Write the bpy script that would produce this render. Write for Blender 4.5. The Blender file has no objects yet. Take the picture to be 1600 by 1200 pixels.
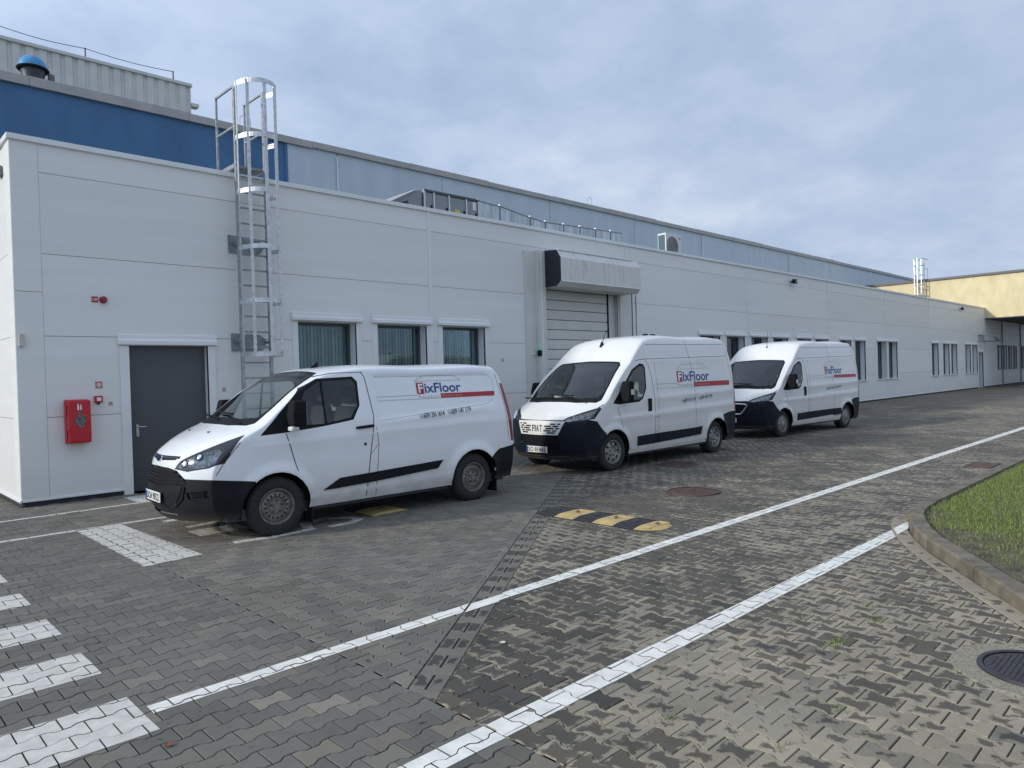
import bpy, bmesh, math, random
import numpy as np
from mathutils import Vector, Matrix, noise
from mathutils.bvhtree import BVHTree

random.seed(7)
rng = np.random.default_rng(11)
S = bpy.context.scene
COL = S.collection
R = math.radians

# ------------------------------------------------------------------ camera
FPX, YAW, PITCH, ROLL = 1117.49, 0.7723, -0.0116, -0.0288
CAM = Vector((-2.1694, -12.8263, 1.7664))
fwd = Vector((math.sin(YAW) * math.cos(PITCH), math.cos(YAW) * math.cos(PITCH), math.sin(PITCH)))
rgt = Vector((math.cos(YAW), -math.sin(YAW), 0)); upv = rgt.cross(fwd)
r2 = rgt * math.cos(ROLL) + upv * math.sin(ROLL)
u2 = upv * math.cos(ROLL) - rgt * math.sin(ROLL)
cd = bpy.data.cameras.new('camera'); cam = bpy.data.objects.new('camera', cd); COL.objects.link(cam)
mw = Matrix((r2, u2, -fwd)).transposed().to_4x4(); mw.translation = CAM
cam.matrix_world = mw
cd.sensor_width = 36; cd.lens = FPX * 36 / 1600; cd.clip_end = 2000; cd.clip_start = .05
S.camera = cam

# ------------------------------------------------------------------ sky, sun, exposure
SUN_DIR = Vector((-.80, .32, .36)).normalized()
w = bpy.data.worlds.new('World'); S.world = w; w.use_nodes = True
nt = w.node_tree; nt.nodes.clear(); N = nt.nodes; LK = nt.links
def nd(tree, typ, **kw):
    n = tree.nodes.new(typ)
    for k, v in kw.items(): setattr(n, k, v)
    return n
out = nd(nt, 'ShaderNodeOutputWorld')
sky = nd(nt, 'ShaderNodeTexSky', sky_type='NISHITA', sun_disc=False)
sky.sun_elevation = math.asin(SUN_DIR.z); sky.sun_rotation = math.atan2(SUN_DIR.x, SUN_DIR.y)
sky.air_density = 1.2; sky.dust_density = 1.5
bgs = nd(nt, 'ShaderNodeBackground'); bgs.inputs['Strength'].default_value = .11
LK.new(sky.outputs[0], bgs.inputs[0])
bgc = nd(nt, 'ShaderNodeBackground'); bgc.inputs['Strength'].default_value = 1.0
tc = nd(nt, 'ShaderNodeTexCoord')
sep = nd(nt, 'ShaderNodeSeparateXYZ'); LK.new(tc.outputs['Generated'], sep.inputs[0])
def mth(op, a, b=None, tree=nt, clamp=False):
    n = tree.nodes.new('ShaderNodeMath'); n.operation = op; n.use_clamp = clamp
    for i, v in enumerate((a, b)):
        if v is None: continue
        if isinstance(v, (int, float)): n.inputs[i].default_value = v
        else: tree.links.new(v, n.inputs[i])
    return n.outputs[0]
zz = mth('MAXIMUM', mth('ADD', sep.outputs[2], .28), .05)
cx = mth('DIVIDE', sep.outputs[0], zz); cy = mth('DIVIDE', sep.outputs[1], zz)
cmb = nd(nt, 'ShaderNodeCombineXYZ'); LK.new(cx, cmb.inputs[0]); LK.new(cy, cmb.inputs[1])
def noi(tree, vec, scale, detail=5, rough=.55, dist=0):
    n = tree.nodes.new('ShaderNodeTexNoise'); n.inputs['Scale'].default_value = scale
    n.inputs['Detail'].default_value = detail; n.inputs['Roughness'].default_value = rough
    n.inputs['Distortion'].default_value = dist
    if vec is not None: tree.links.new(vec, n.inputs['Vector'])
    return n.outputs['Fac']
n1 = noi(nt, cmb.outputs[0], 1.35, 4, .5, .1); n2 = noi(nt, cmb.outputs[0], 4.6, 8, .60, .2)
def ramp(tree, fac, stops):
    n = tree.nodes.new('ShaderNodeValToRGB'); e = n.color_ramp.elements
    while len(e) < len(stops): e.new(.5)
    for i, (p, c) in enumerate(stops): e[i].position = p; e[i].color = (*c, 1)
    tree.links.new(fac, n.inputs[0]); return n.outputs[0]
cn = mth('ADD', mth('MULTIPLY', n1, .62), mth('MULTIPLY', n2, .38))
dotn = nd(nt, 'ShaderNodeVectorMath', operation='DOT_PRODUCT'); LK.new(tc.outputs['Generated'], dotn.inputs[0]); dotn.inputs[1].default_value = SUN_DIR
glow = mth('POWER', mth('MULTIPLY', mth('ADD', dotn.outputs['Value'], 1), .5), 3.0)
ccol = ramp(nt, cn, [(.34, (.35, .445, .62)), (.45, (.395, .49, .655)), (.54, (.455, .545, .70)), (.66, (.58, .655, .775))])
gl = mth('ADD', mth('MULTIPLY', glow, .62), .80)
cmul = nd(nt, 'ShaderNodeVectorMath', operation='SCALE'); LK.new(ccol, cmul.inputs[0]); LK.new(gl, cmul.inputs['Scale'])
LK.new(cmul.outputs[0], bgc.inputs[0])
msk = mth('MULTIPLY', mth('SUBTRACT', cn, .30), 6.0, clamp=True)
msk = mth('ADD', mth('MULTIPLY', msk, .22), .78)
mxs = nd(nt, 'ShaderNodeMixShader'); LK.new(msk, mxs.inputs[0]); LK.new(bgs.outputs[0], mxs.inputs[1]); LK.new(bgc.outputs[0], mxs.inputs[2])
LK.new(mxs.outputs[0], out.inputs[0])

sl = bpy.data.lights.new('sun', 'SUN'); sl.energy = 2.0; sl.angle = R(4); sl.color = (1, .94, .85)
so = bpy.data.objects.new('sun', sl); COL.objects.link(so)
so.rotation_euler = SUN_DIR.to_track_quat('Z', 'Y').to_euler(); so.location = (-20, 10, 20)
V = S.view_settings; V.view_transform = 'Standard'; V.look = 'None'; V.exposure = 0.48; V.gamma = 1.0; V.use_curve_mapping = False

# ------------------------------------------------------------------ helpers: materials
MATS = {}
def mat(name, col, rough=.5, metal=0., var=0., vs=3., bump=0., bs=60., stretch=(1, 1, 1), coat=0., spec=.5, obj=False, dirt=None, emit=None, rnd=0):
    """plain procedural surface: colour with noise variation, bump, optional dirt low down"""
    if name in MATS: return MATS[name]
    m = bpy.data.materials.new(name); m.use_nodes = True; t = m.node_tree
    b = t.nodes['Principled BSDF']; MATS[name] = m
    b.inputs['Roughness'].default_value = rough; b.inputs['Metallic'].default_value = metal
    b.inputs['Coat Weight'].default_value = coat; b.inputs['Coat Roughness'].default_value = .06
    b.inputs['Specular IOR Level'].default_value = spec
    if obj: vec = nd(t, 'ShaderNodeTexCoord').outputs['Object']
    else: vec = nd(t, 'ShaderNodeNewGeometry').outputs['Position']
    mp = nd(t, 'ShaderNodeMapping'); mp.inputs['Scale'].default_value = stretch; t.links.new(vec, mp.inputs[0])
    c = None
    if var:
        f = noi(t, mp.outputs[0], vs, 6, .6)
        d = tuple(max(0, x * (1 - var)) for x in col); e = tuple(min(1, x * (1 + var)) for x in col)
        c = ramp(t, f, [(.32, d), (.68, e)])
    if dirt:
        dc, z0, z1, amt = dirt
        sp = nd(t, 'ShaderNodeSeparateXYZ'); t.links.new(vec, sp.inputs[0])
        f = noi(t, vec, 4.5, 8, .7); f2 = noi(t, vec, 60, 3, .6)
        h = mth('DIVIDE', mth('SUBTRACT', z1, sp.outputs[2], t), z1 - z0, t, clamp=True)
        k = mth('MULTIPLY', mth('POWER', h, 1.6, t), mth('ADD', mth('MULTIPLY', f, 1.5, t), mth('MULTIPLY', f2, .35, t), t), t)
        k = mth('MULTIPLY', k, amt, t, clamp=True)
        mx = nd(t, 'ShaderNodeMix', data_type='RGBA'); t.links.new(k, mx.inputs[0])
        if c is not None: t.links.new(c, mx.inputs[6])
        else: mx.inputs[6].default_value = (*col, 1)
        mx.inputs[7].default_value = (*dc, 1); c = mx.outputs[2]
        t.links.new(mth('ADD', mth('MULTIPLY', k, .5, t), rough, t), b.inputs['Roughness'])
    if rnd and c is not None:
        oi = nd(t, 'ShaderNodeObjectInfo'); sc = nd(t, 'ShaderNodeVectorMath', operation='SCALE'); t.links.new(c, sc.inputs[0])
        t.links.new(mth('ADD', mth('MULTIPLY', oi.outputs['Random'], rnd * 2, t), 1 - rnd, t), sc.inputs['Scale']); c = sc.outputs[0]
    if c is not None: t.links.new(c, b.inputs['Base Color'])
    else: b.inputs['Base Color'].default_value = (*col, 1)
    if bump:
        bn = nd(t, 'ShaderNodeBump'); bn.inputs['Strength'].default_value = bump; bn.inputs['Distance'].default_value = .01
        t.links.new(noi(t, mp.outputs[0], bs, 4, .6), bn.inputs['Height']); t.links.new(bn.outputs[0], b.inputs['Normal'])
    if emit: b.inputs['Emission Color'].default_value = (*emit[0], 1); b.inputs['Emission Strength'].default_value = emit[1]
    return m
def glass(name, tint, ior=1.5, rough=.02):
    if name in MATS: return MATS[name]
    m = bpy.data.materials.new(name); m.use_nodes = True; t = m.node_tree; MATS[name] = m
    t.nodes.clear(); o = nd(t, 'ShaderNodeOutputMaterial'); mx = nd(t, 'ShaderNodeMixShader')
    tr = nd(t, 'ShaderNodeBsdfTransparent'); tr.inputs[0].default_value = (*tint, 1)
    gl = nd(t, 'ShaderNodeBsdfGlossy'); gl.inputs['Roughness'].default_value = rough; gl.inputs[0].default_value = (.95, .97, 1, 1)
    fr = nd(t, 'ShaderNodeFresnel'); fr.inputs[0].default_value = ior
    f = mth('ADD', mth('MULTIPLY', fr.outputs[0], 1.1, t), .015, t, clamp=True)
    t.links.new(f, mx.inputs[0]); t.links.new(tr.outputs[0], mx.inputs[1]); t.links.new(gl.outputs[0], mx.inputs[2]); t.links.new(mx.outputs[0], o.inputs[0])
    return m

# ------------------------------------------------------------------ helpers: meshes and objects
def tag(o, label=None, cat=None, group=None, kind=None):
    if label: o['label'] = label
    if cat: o['category'] = cat
    if group: o['group'] = group
    if kind: o['kind'] = kind
    return o
def empty(name, loc=(0, 0, 0), rz=0):
    o = bpy.data.objects.new(name, None); COL.objects.link(o); o.location = loc; o.rotation_euler = (0, 0, rz)
    o.empty_display_size = .2; return o
def link(name, me, parent=None):
    o = bpy.data.objects.new(name, me); COL.objects.link(o)
    if parent: o.parent = parent
    return o
class MB:
    def __init__(s): s.v = []; s.f = []
    def quad(s, *p):
        k = len(s.v); s.v += [tuple(x) for x in p]; s.f.append(tuple(range(k, k + len(p)))); return s
    def box(s, x0, x1, y0, y1, z0, z1):
        k = len(s.v)
        s.v += [(x0, y0, z0), (x1, y0, z0), (x1, y1, z0), (x0, y1, z0), (x0, y0, z1), (x1, y0, z1), (x1, y1, z1), (x0, y1, z1)]
        s.f += [tuple(k + i for i in q) for q in ((3, 2, 1, 0), (4, 5, 6, 7), (0, 1, 5, 4), (1, 2, 6, 5), (2, 3, 7, 6), (3, 0, 4, 7))]; return s
    def bar(s, a, b, wx, wy, up=(0, 0, 1)):
        """rectangular bar from a to b"""
        a = Vector(a); b = Vector(b); d = (b - a).normalized(); up = Vector(up)
        if abs(d.dot(up)) > .98: up = Vector((0, 1, 0))
        e = d.cross(up).normalized() * wx / 2; g = e.cross(d).normalized() * wy / 2
        k = len(s.v)
        for p in (a, b): s.v += [tuple(p + q) for q in (-e - g, e - g, e + g, -e + g)]
        s.f += [tuple(k + i for i in q) for q in ((3, 2, 1, 0), (4, 5, 6, 7), (0, 1, 5, 4), (1, 2, 6, 5), (2, 3, 7, 6), (3, 0, 4, 7))]; return s
    def tube(s, pts, r, n=8, closed=False, cap=True):
        pts = [Vector(p) for p in pts]; k = len(s.v); m = len(pts); rr = r if isinstance(r, (list, tuple)) else [r] * m
        for i, p in enumerate(pts):
            a = pts[i - 1] if (i or closed) else p; b = pts[(i + 1) % m] if (i < m - 1 or closed) else p
            d = (b - a).normalized(); up = Vector((0, 0, 1)) if abs(d.z) < .95 else Vector((0, 1, 0))
            e = d.cross(up).normalized(); g = e.cross(d)
            for j in range(n):
                t = 2 * math.pi * j / n; s.v.append(tuple(p + (e * math.cos(t) + g * math.sin(t)) * rr[i]))
        for i in range(m if closed else m - 1):
            for j in range(n):
                a = k + i * n + j; b = k + i * n + (j + 1) % n; c = k + ((i + 1) % m) * n + (j + 1) % n; d = k + ((i + 1) % m) * n + j
                s.f.append((a, b, c, d))
        if cap and not closed:
            s.f.append(tuple(k + j for j in range(n))[::-1]); s.f.append(tuple(k + (m - 1) * n + j for j in range(n)))
        return s
    def lathe(s, prof, c=(0, 0, 0), axis='y', n=32, skip=None, a0=0, a1=2 * math.pi):
        """prof: (radius, along) pairs round an axis through c"""
        k = len(s.v); full = abs(a1 - a0 - 2 * math.pi) < 1e-6; m = n if full else n + 1
        for r, h in prof:
            for j in range(m):
                t = a0 + (a1 - a0) * j / n; p, q = r * math.cos(t), r * math.sin(t)
                s.v.append({'y': (c[0] + p, c[1] + h, c[2] + q), 'z': (c[0] + p, c[1] + q, c[2] + h), 'x': (c[0] + h, c[1] + p, c[2] + q)}[axis])
        for i in range(len(prof) - 1):
            for j in range(n):
                if skip and skip(i, j): continue
                j2 = (j + 1) % m
                s.f.append((k + i * m + j, k + i * m + j2, k + (i + 1) * m + j2, k + (i + 1) * m + j))
        return s
    def prism(s, poly, d):
        """closed prism of a 3D polygon moved by d"""
        k = len(s.v); n = len(poly); d = Vector(d)
        s.v += [tuple(p) for p in poly] + [tuple(Vector(p) + d) for p in poly]
        s.f.append(tuple(range(k, k + n))[::-1]); s.f.append(tuple(range(k + n, k + 2 * n)))
        for i in range(n): j = (i + 1) % n; s.f.append((k + i, k + j, k + n + j, k + n + i))
        return s
    def mesh(s, name, m=None, smooth=False, fix=True):
        me = bpy.data.meshes.new(name); me.from_pydata(s.v, [], s.f)
        if fix:
            bm = bmesh.new(); bm.from_mesh(me); bmesh.ops.remove_doubles(bm, verts=bm.verts, dist=1e-5)
            bmesh.ops.recalc_face_normals(bm, faces=bm.faces); bm.to_mesh(me); bm.free()
        if m: me.materials.append(m)
        if smooth:
            me.polygons.foreach_set('use_smooth', [True] * len(me.polygons))
            try: me.set_sharp_from_angle(angle=R(35))
            except Exception: pass
        return me
    def islands(s):
        par = list(range(len(s.v)))
        key = {}
        for i, v in enumerate(s.v):
            k = (round(v[0], 4), round(v[1], 4), round(v[2], 4)); par[i] = key.setdefault(k, i)
        def find(a):
            while par[a] != a: par[a] = par[par[a]]; a = par[a]
            return a
        for f in s.f:
            r0 = find(f[0])
            for q in f[1:]: par[find(q)] = r0
        g = {}
        for f in s.f: g.setdefault(find(f[0]), []).append(f)
        o = []
        for fs in g.values():
            m = MB(); idx = {}
            for f in fs:
                for q in f:
                    if q not in idx: idx[q] = len(m.v); m.v.append(s.v[q])
                m.f.append(tuple(idx[q] for q in f))
            o.append(m)
        return o
    def each(s, name, *a, **k):
        """one object for every separate piece"""
        return [m.build(name, *a, **k) for m in s.islands()]
    def build(s, name, m=None, parent=None, smooth=False, bevel=0, seg=2, fix=True):
        o = link(name, s.mesh(name, m, smooth, fix), parent)
        if bevel:
            b = o.modifiers.new('bevel', 'BEVEL'); b.width = bevel; b.segments = seg; b.limit_method = 'ANGLE'; b.angle_limit = R(40); b.harden_normals = False
        return o
def copy_tree(o, parent=None):
    c = o.copy(); COL.objects.link(c); c.parent = parent
    for ch in list(o.children): copy_tree(ch, c)
    return c
def text_mesh(body, width, height, bold=.0, shear=0, space=1.0):
    """flat triangulated lettering scaled to width x height, lower left at 0,0; list of verts, faces"""
    cu = bpy.data.curves.new('lettering', 'FONT'); cu.body = body; cu.size = 1; cu.offset = bold; cu.shear = shear; cu.resolution_u = 3; cu.space_character = space
    o = bpy.data.objects.new('lettering', cu); COL.objects.link(o)
    me = bpy.data.meshes.new_from_object(o.evaluated_get(bpy.context.evaluated_depsgraph_get()))
    vs = [tuple(v.co) for v in me.vertices]; fs = [tuple(p.vertices) for p in me.polygons]
    bpy.data.objects.remove(o); bpy.data.curves.remove(cu); bpy.data.meshes.remove(me)
    x0 = min(v[0] for v in vs); x1 = max(v[0] for v in vs); y0 = min(v[1] for v in vs); y1 = max(v[1] for v in vs)
    sx = width / (x1 - x0); sy = height / (y1 - y0) if height else sx
    return [((v[0] - x0) * sx, (v[1] - y0) * sy) for v in vs], fs

# ------------------------------------------------------------------ materials used around
WHITE = mat('wall_white', (.735, .745, .715), .48, 0, .035, .6, .14, 26, (.35, 1, 6), dirt=((.30, .28, .23), .08, .75, .16), rnd=.035)
TRIM = mat('trim_white', (.74, .76, .755), .42, 0, .03, 1.5)
JOINT = mat('joint_dark', (.10, .105, .11), .8)
PLINTH = mat('plinth_dark', (.035, .037, .04), .7, 0, .4, 6, .2, 40)
GALV = mat('galvanised_steel', (.36, .38, .39), .42, .6, .30, 14, .06, 90)
GALVD = mat('galvanised_dull', (.27, .285, .295), .5, .5, .3, 9, .05, 60)
DARKM = mat('dark_metal', (.05, .055, .065), .45, .3, .2, 5)
CREAM = mat('cream_steel', (.60, .60, .56), .45, 0, .05, 1.2)
GREYD = mat('door_grey', (.075, .082, .092), .42, 0, .06, 2, .03, 200)
RED = mat('red_plastic', (.50, .012, .022), .35, 0, .06, 6)
REDS = mat('red_sign', (.42, .02, .03), .4)
WSIGN = mat('white_print', (.75, .75, .74), .5)
BLACK = mat('black_plastic', (.012, .013, .015), .6, 0, .2, 20, .05, 200, spec=.15)
GLASSW = glass('window_glass', (.66, .80, .80))
CURT = mat('curtain_cloth', (.62, .68, .62), .85, 0, .08, 8)
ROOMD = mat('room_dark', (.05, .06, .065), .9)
# ================================================================== GROUND
def paver_mat():
    m = bpy.data.materials.new('concrete_paver'); m.use_nodes = True; t = m.node_tree; b = t.nodes['Principled BSDF']
    at = nd(t, 'ShaderNodeAttribute'); at.attribute_name = 'pc'
    sp = nd(t, 'ShaderNodeSeparateColor'); t.links.new(at.outputs['Color'], sp.inputs[0])
    pos = nd(t, 'ShaderNodeNewGeometry').outputs['Position']
    tone, brown, wet, edge = sp.outputs[0], sp.outputs[1], sp.outputs[2], at.outputs['Alpha']
    c1 = nd(t, 'ShaderNodeMix', data_type='RGBA'); t.links.new(brown, c1.inputs[0])
    c1.inputs[6].default_value = (.150, .142, .122, 1); c1.inputs[7].default_value = (.352, .304, .222, 1)
    grain = noi(t, pos, 240, 3, .7); blot = noi(t, pos, 9, 6, .65); big = noi(t, pos, .7, 4, .6)
    k = mth('ADD', mth('MULTIPLY', tone, .27, t), mth('ADD', mth('MULTIPLY', grain, .55, t), mth('ADD', mth('MULTIPLY', blot, .35, t), mth('MULTIPLY', big, .48, t), t), t), t)
    sc = nd(t, 'ShaderNodeVectorMath', operation='SCALE'); t.links.new(c1.outputs[2], sc.inputs[0]); t.links.new(mth('ADD', k, .07, t), sc.inputs['Scale'])
    wn = mth('ADD', mth('MULTIPLY', noi(t, pos, 17, 5, .65, .3), .68, t), mth('MULTIPLY', noi(t, pos, 2.3, 4, .6, .2), .32, t), t)
    v = mth('ADD', wet, mth('ADD', mth('MULTIPLY', mth('SUBTRACT', wn, .5, t), 2.0, t), mth('MULTIPLY', mth('SUBTRACT', edge, .45, t), .75, t), t), t)
    mk = mth('MULTIPLY', mth('SUBTRACT', v, .58, t), 8, t, clamp=True)
    dk = nd(t, 'ShaderNodeVectorMath', operation='SCALE'); t.links.new(sc.outputs[0], dk.inputs[0])
    t.links.new(mth('SUBTRACT', 1, mth('MULTIPLY', mk, .66, t), t), dk.inputs['Scale'])
    t.links.new(dk.outputs[0], b.inputs['Base Color'])
    t.links.new(mth('SUBTRACT', .88, mth('MULTIPLY', mk, .22, t), t), b.inputs['Roughness'])
    b.inputs['Specular IOR Level'].default_value = .35
    bn = nd(t, 'ShaderNodeBump'); bn.inputs['Strength'].default_value = .35; bn.inputs['Distance'].default_value = .004
    t.links.new(mth('ADD', noi(t, pos, 160, 4, .7), mth('MULTIPLY', blot, .6, t), t), bn.inputs['Height']); t.links.new(bn.outputs[0], b.inputs['Normal'])
    return m
PAVER = paver_mat()
def far_paver_mat():
    """paving too far off to tell the stones apart"""
    m = bpy.data.materials.new('far_paving'); m.use_nodes = True; t = m.node_tree; b = t.nodes['Principled BSDF']
    pos = nd(t, 'ShaderNodeNewGeometry').outputs['Position']
    a = noi(t, pos, 6, 6, .7); g = noi(t, pos, .5, 5, .6)
    c = ramp(t, mth('ADD', mth('MULTIPLY', a, .6, t), mth('MULTIPLY', g, .4, t), t), [(.36, (.090, .078, .058)), (.64, (.245, .215, .160))])
    br = nd(t, 'ShaderNodeTexBrick'); br.inputs['Scale'].default_value = 1; br.inputs['Brick Width'].default_value = .2; br.inputs['Row Height'].default_value = .141
    br.inputs['Mortar Size'].default_value = .006; br.inputs['Color1'].default_value = (1, 1, 1, 1); br.inputs['Color2'].default_value = (.7, .7, .7, 1); br.inputs['Mortar'].default_value = (.35, .35, .35, 1)
    t.links.new(pos, br.inputs[0])
    mu = nd(t, 'ShaderNodeMix', data_type='RGBA', blend_type='MULTIPLY'); mu.inputs[0].default_value = 1; t.links.new(c, mu.inputs[6]); t.links.new(br.outputs[0], mu.inputs[7])
    t.links.new(mu.outputs[2], b.inputs['Base Color']); b.inputs['Roughness'].default_value = .85
    return m
FARP = far_paver_mat()
SAND = mat('joint_sand', (.020, .018, .014), .95, 0, .35, 8, .3, 120)

g = MB(); g.quad((-300, -300, -.06), (400, -300, -.06), (400, 300, -.06), (-300, 300, -.06))
tag(g.build('ground', SAND), kind='structure')
XA, XF, YLO = -6.0, 31.0, -14.6          # extent of built stones
def ring_sheet(z):
    g = MB(); r = (-120, XA, XF, 260); 
    g.quad((XF, -60, z), (260, -60, z), (260, 120, z), (XF, 120, z))
    g.quad((-120, -60, z), (XA, -60, z), (XA, 120, z), (-120, 120, z))
    g.quad((XA, -60, z), (XF, -60, z), (XF, YLO, z), (XA, YLO, z))
    g.quad((XA, 6.2, z), (0, 6.2, z), (0, 120, z), (XA, 120, z))
    return g
tag(ring_sheet(-.006).build('far_pavement', FARP), kind='structure')

def clip(poly, nx, ny, d):
    """keep the side nx*x+ny*y >= d"""
    o = []; n = len(poly)
    for i in range(n):
        a = poly[i]; b = poly[(i + 1) % n]; fa = nx * a[0] + ny * a[1] - d; fb = nx * b[0] + ny * b[1] - d
        if fa >= 0: o.append(a)
        if (fa >= 0) != (fb >= 0):
            t = fa / (fa - fb); o.append((a[0] + (b[0] - a[0]) * t, a[1] + (b[1] - a[1]) * t))
    return o
def area(p): return .5 * sum(p[i][0] * p[(i + 1) % len(p)][1] - p[(i + 1) % len(p)][0] * p[i][1] for i in range(len(p)))
PL, PP, PA, GAP = .2, .141, .0125, .0050
def outline(g):
    xs = [0, .034, .066, .134, .166, .2]; s = [1, 1, -1, -1, 1, 1]
    top = [(min(max(x, g), PL - g) - PL / 2, PP / 2 + PA * q - g) for x, q in zip(xs, s)]
    return [(x, -y) for x, y in top] + top[::-1]      # counter-clockwise
OUT = outline(GAP / 2); INN = outline(GAP / 2 + .0027)

# drainage channel: a strip two blocks wide crossing the paving obliquely
CA, CB = Vector((.19, -9.60)), Vector((7.4, -4.43)); CDIR = (CB - CA).normalized(); CN = Vector((-CDIR.y, CDIR.x)); CH = .105
cmid = CN.dot(CA)
# kerb line (outer foot)
KERB = [(90, -10.07), (7.4, -10.07), (7.0, -10.09), (6.7, -10.13), (6.4, -10.21), (6.05, -10.33), (5.65, -10.51), (5.25, -10.74), (4.38, -11.33), (3.85, -11.72), (2.8, -12.48), (1.3, -13.57), (-.5, -14.88)]
KD = Vector((3.85 - 4.38, -11.72 + 11.33)).normalized(); KN = Vector((KD.y, -KD.x))    # KN points to the road
if KN.dot(Vector((0, -9)) - Vector((4.38, -11.33))) < 0: KN = -KN
kd0 = KN.dot(Vector((4.38, -11.33)))
GUT = .16
KX = [p[0] for p in KERB][::-1]; KY = [p[1] for p in KERB][::-1]
def lawn_side(x, y, off):
    """True when (x,y) lies behind the kerb line moved out by off"""
    return y < float(np.interp(x, KX, KY)) + off * (1 if x > 7 else 1.12 if x > 5.6 else 1.24)

def project(x, y, z=0):
    d = Vector((x, y, z)) - CAM; dz = d.dot(fwd)
    if dz < .2: return None
    return 800 + FPX * d.dot(r2) / dz, 600 - FPX * d.dot(u2) / dz, dz
stones = []      # (outline, inner, centre, tone, brown, wet, whole, angle)
def add_stone(cx_, cy_, ang, planes, region):
    c, s = math.cos(ang), math.sin(ang)
    def tr(P): return [(cx_ + x * c - y * s, cy_ + x * s + y * c) for x, y in P]
    o = tr(OUT); whole = True; i = None
    for nx, ny, d in planes:
        mn = min(nx * x + ny * y - d for x, y in o)
        if mn < 0:
            mx = max(nx * x + ny * y - d for x, y in o)
            if mx <= 0.002: return
            o = clip(o, nx, ny, d); whole = False
            if len(o) < 3: return
    if not whole:
        if abs(area(o)) < .0004: return
        gx = sum(p[0] for p in o) / len(o); gy = sum(p[1] for p in o) / len(o)
        i = []
        for p in o:
            dx, dy = gx - p[0], gy - p[1]; L = math.hypot(dx, dy) or 1; k = min(.004 / L, .3); i.append((p[0] + dx * k, p[1] + dy * k))
    else:
        i = tr(INN)
    nb = noise.noise(Vector((cx_ * .35, cy_ * .35, 3.1))); nf = noise.noise(Vector((cx_ * 1.3, cy_ * 1.3, 9.7)))
    tone = random.random(); brown = 0; wet = 0
    if region == 'A':
        brown = max(0, min(.55, .04 + random.gauss(0, .05) + (.28 if random.random() < .10 and cy_ < -8.6 else 0))); wet = max(0, .12 + .2 * nf)
    elif region == 'L':
        brown = max(0, .10 + random.gauss(0, .06) + .1 * nb); wet = max(0, .14 + .25 * nf + .1 * nb)
    else:
        brown = max(0, min(1, .62 + random.gauss(0, .12) + .25 * nb))
        wet = .77 + .46 * nb + .26 * nf + random.gauss(0, .10)
        if random.random() < .10: wet += .30
        dch = abs(CN.dot(Vector((cx_, cy_))) - cmid)
        if cx_ < 2.6 and cy_ < -8.2:
            k = math.exp(-(dch / .9) ** 2)
            if random.random() < k * .6: wet = .92 + random.gauss(0, .08); brown = .26 + .2 * random.random()
        if cx_ < .36: wet = .85; brown = .75
        if cy_ < -10.4: wet -= .05; brown = min(1, brown + .22)
        if random.random() < .03: brown = .15; wet = .75
    stones.append((o, i, (cx_, cy_), tone, brown, min(1, max(0, wet)), whole, ang, (random.gauss(0, .0011), random.gauss(0, .006), random.gauss(0, .006))))
BND = .2
# pattern A: rows along X, left of the straight joint at X = .2
ny_ = int((0 - YLO) / PP)
for r_ in range(ny_):
    y = -.06 - PP * (r_ + .5)
    for k in range(int((BND - XA) / PL) + 2):
        x = BND - PL * (k + .5) + (PL / 2 if r_ % 2 else 0)
        if y < -11.2 and x < -2.2: continue
        add_stone(x, y, 0, [(-1, 0, -BND + .001), (1, 0, XA)], 'A')
for r_ in range(1, 44):
    y = -.06 + PP * (r_ - .5)
    for k in range(int(-XA / PL) + 2):
        x = BND - PL * (k + .5) + (PL / 2 if r_ % 2 else 0)
        if x < .2: add_stone(x, y, 0, [(-1, 0, .002 if y > .0 else -BND + .001), (1, 0, XA)], 'A')
# pattern B: rows along Y
for i in range(int((XF - BND) / PP)):
    x = BND + PP * (i + .5)
    for j in range(int(-YLO / PL) + 2):
        y = -.06 - PL * (j + .5) + (PL / 2 if i % 2 else 0)
        if y > -.05 or y < YLO: continue
        if x > 18 and random.random() < 0: continue
        if lawn_side(x, y, -.07): continue
        kp = []
        dc = CN.x * x + CN.y * y - cmid
        if dc > -.35 and x < 13:
            add_stone(x, y, math.pi / 2, [(1, 0, BND), (CN.x, CN.y, cmid + CH)] + kp, 'L') if dc > -.1 else None
            if dc < .35: add_stone(x, y, math.pi / 2, [(1, 0, BND), (-CN.x, -CN.y, -(cmid - CH))] + kp, 'R')
        else:
            add_stone(x, y, math.pi / 2, [(1, 0, BND)] + kp, 'R' if (dc < 0 or x > 13) else 'L')

# which stones show largest
rank = []
for n, st in enumerate(stones):
    p = project(*st[2])
    if p and -20 < p[0] < 1620 and -20 < p[1] < 1225 and st[6]: rank.append((p[2], n))
rank.sort(); single = set(n for _, n in rank[:300])

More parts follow.
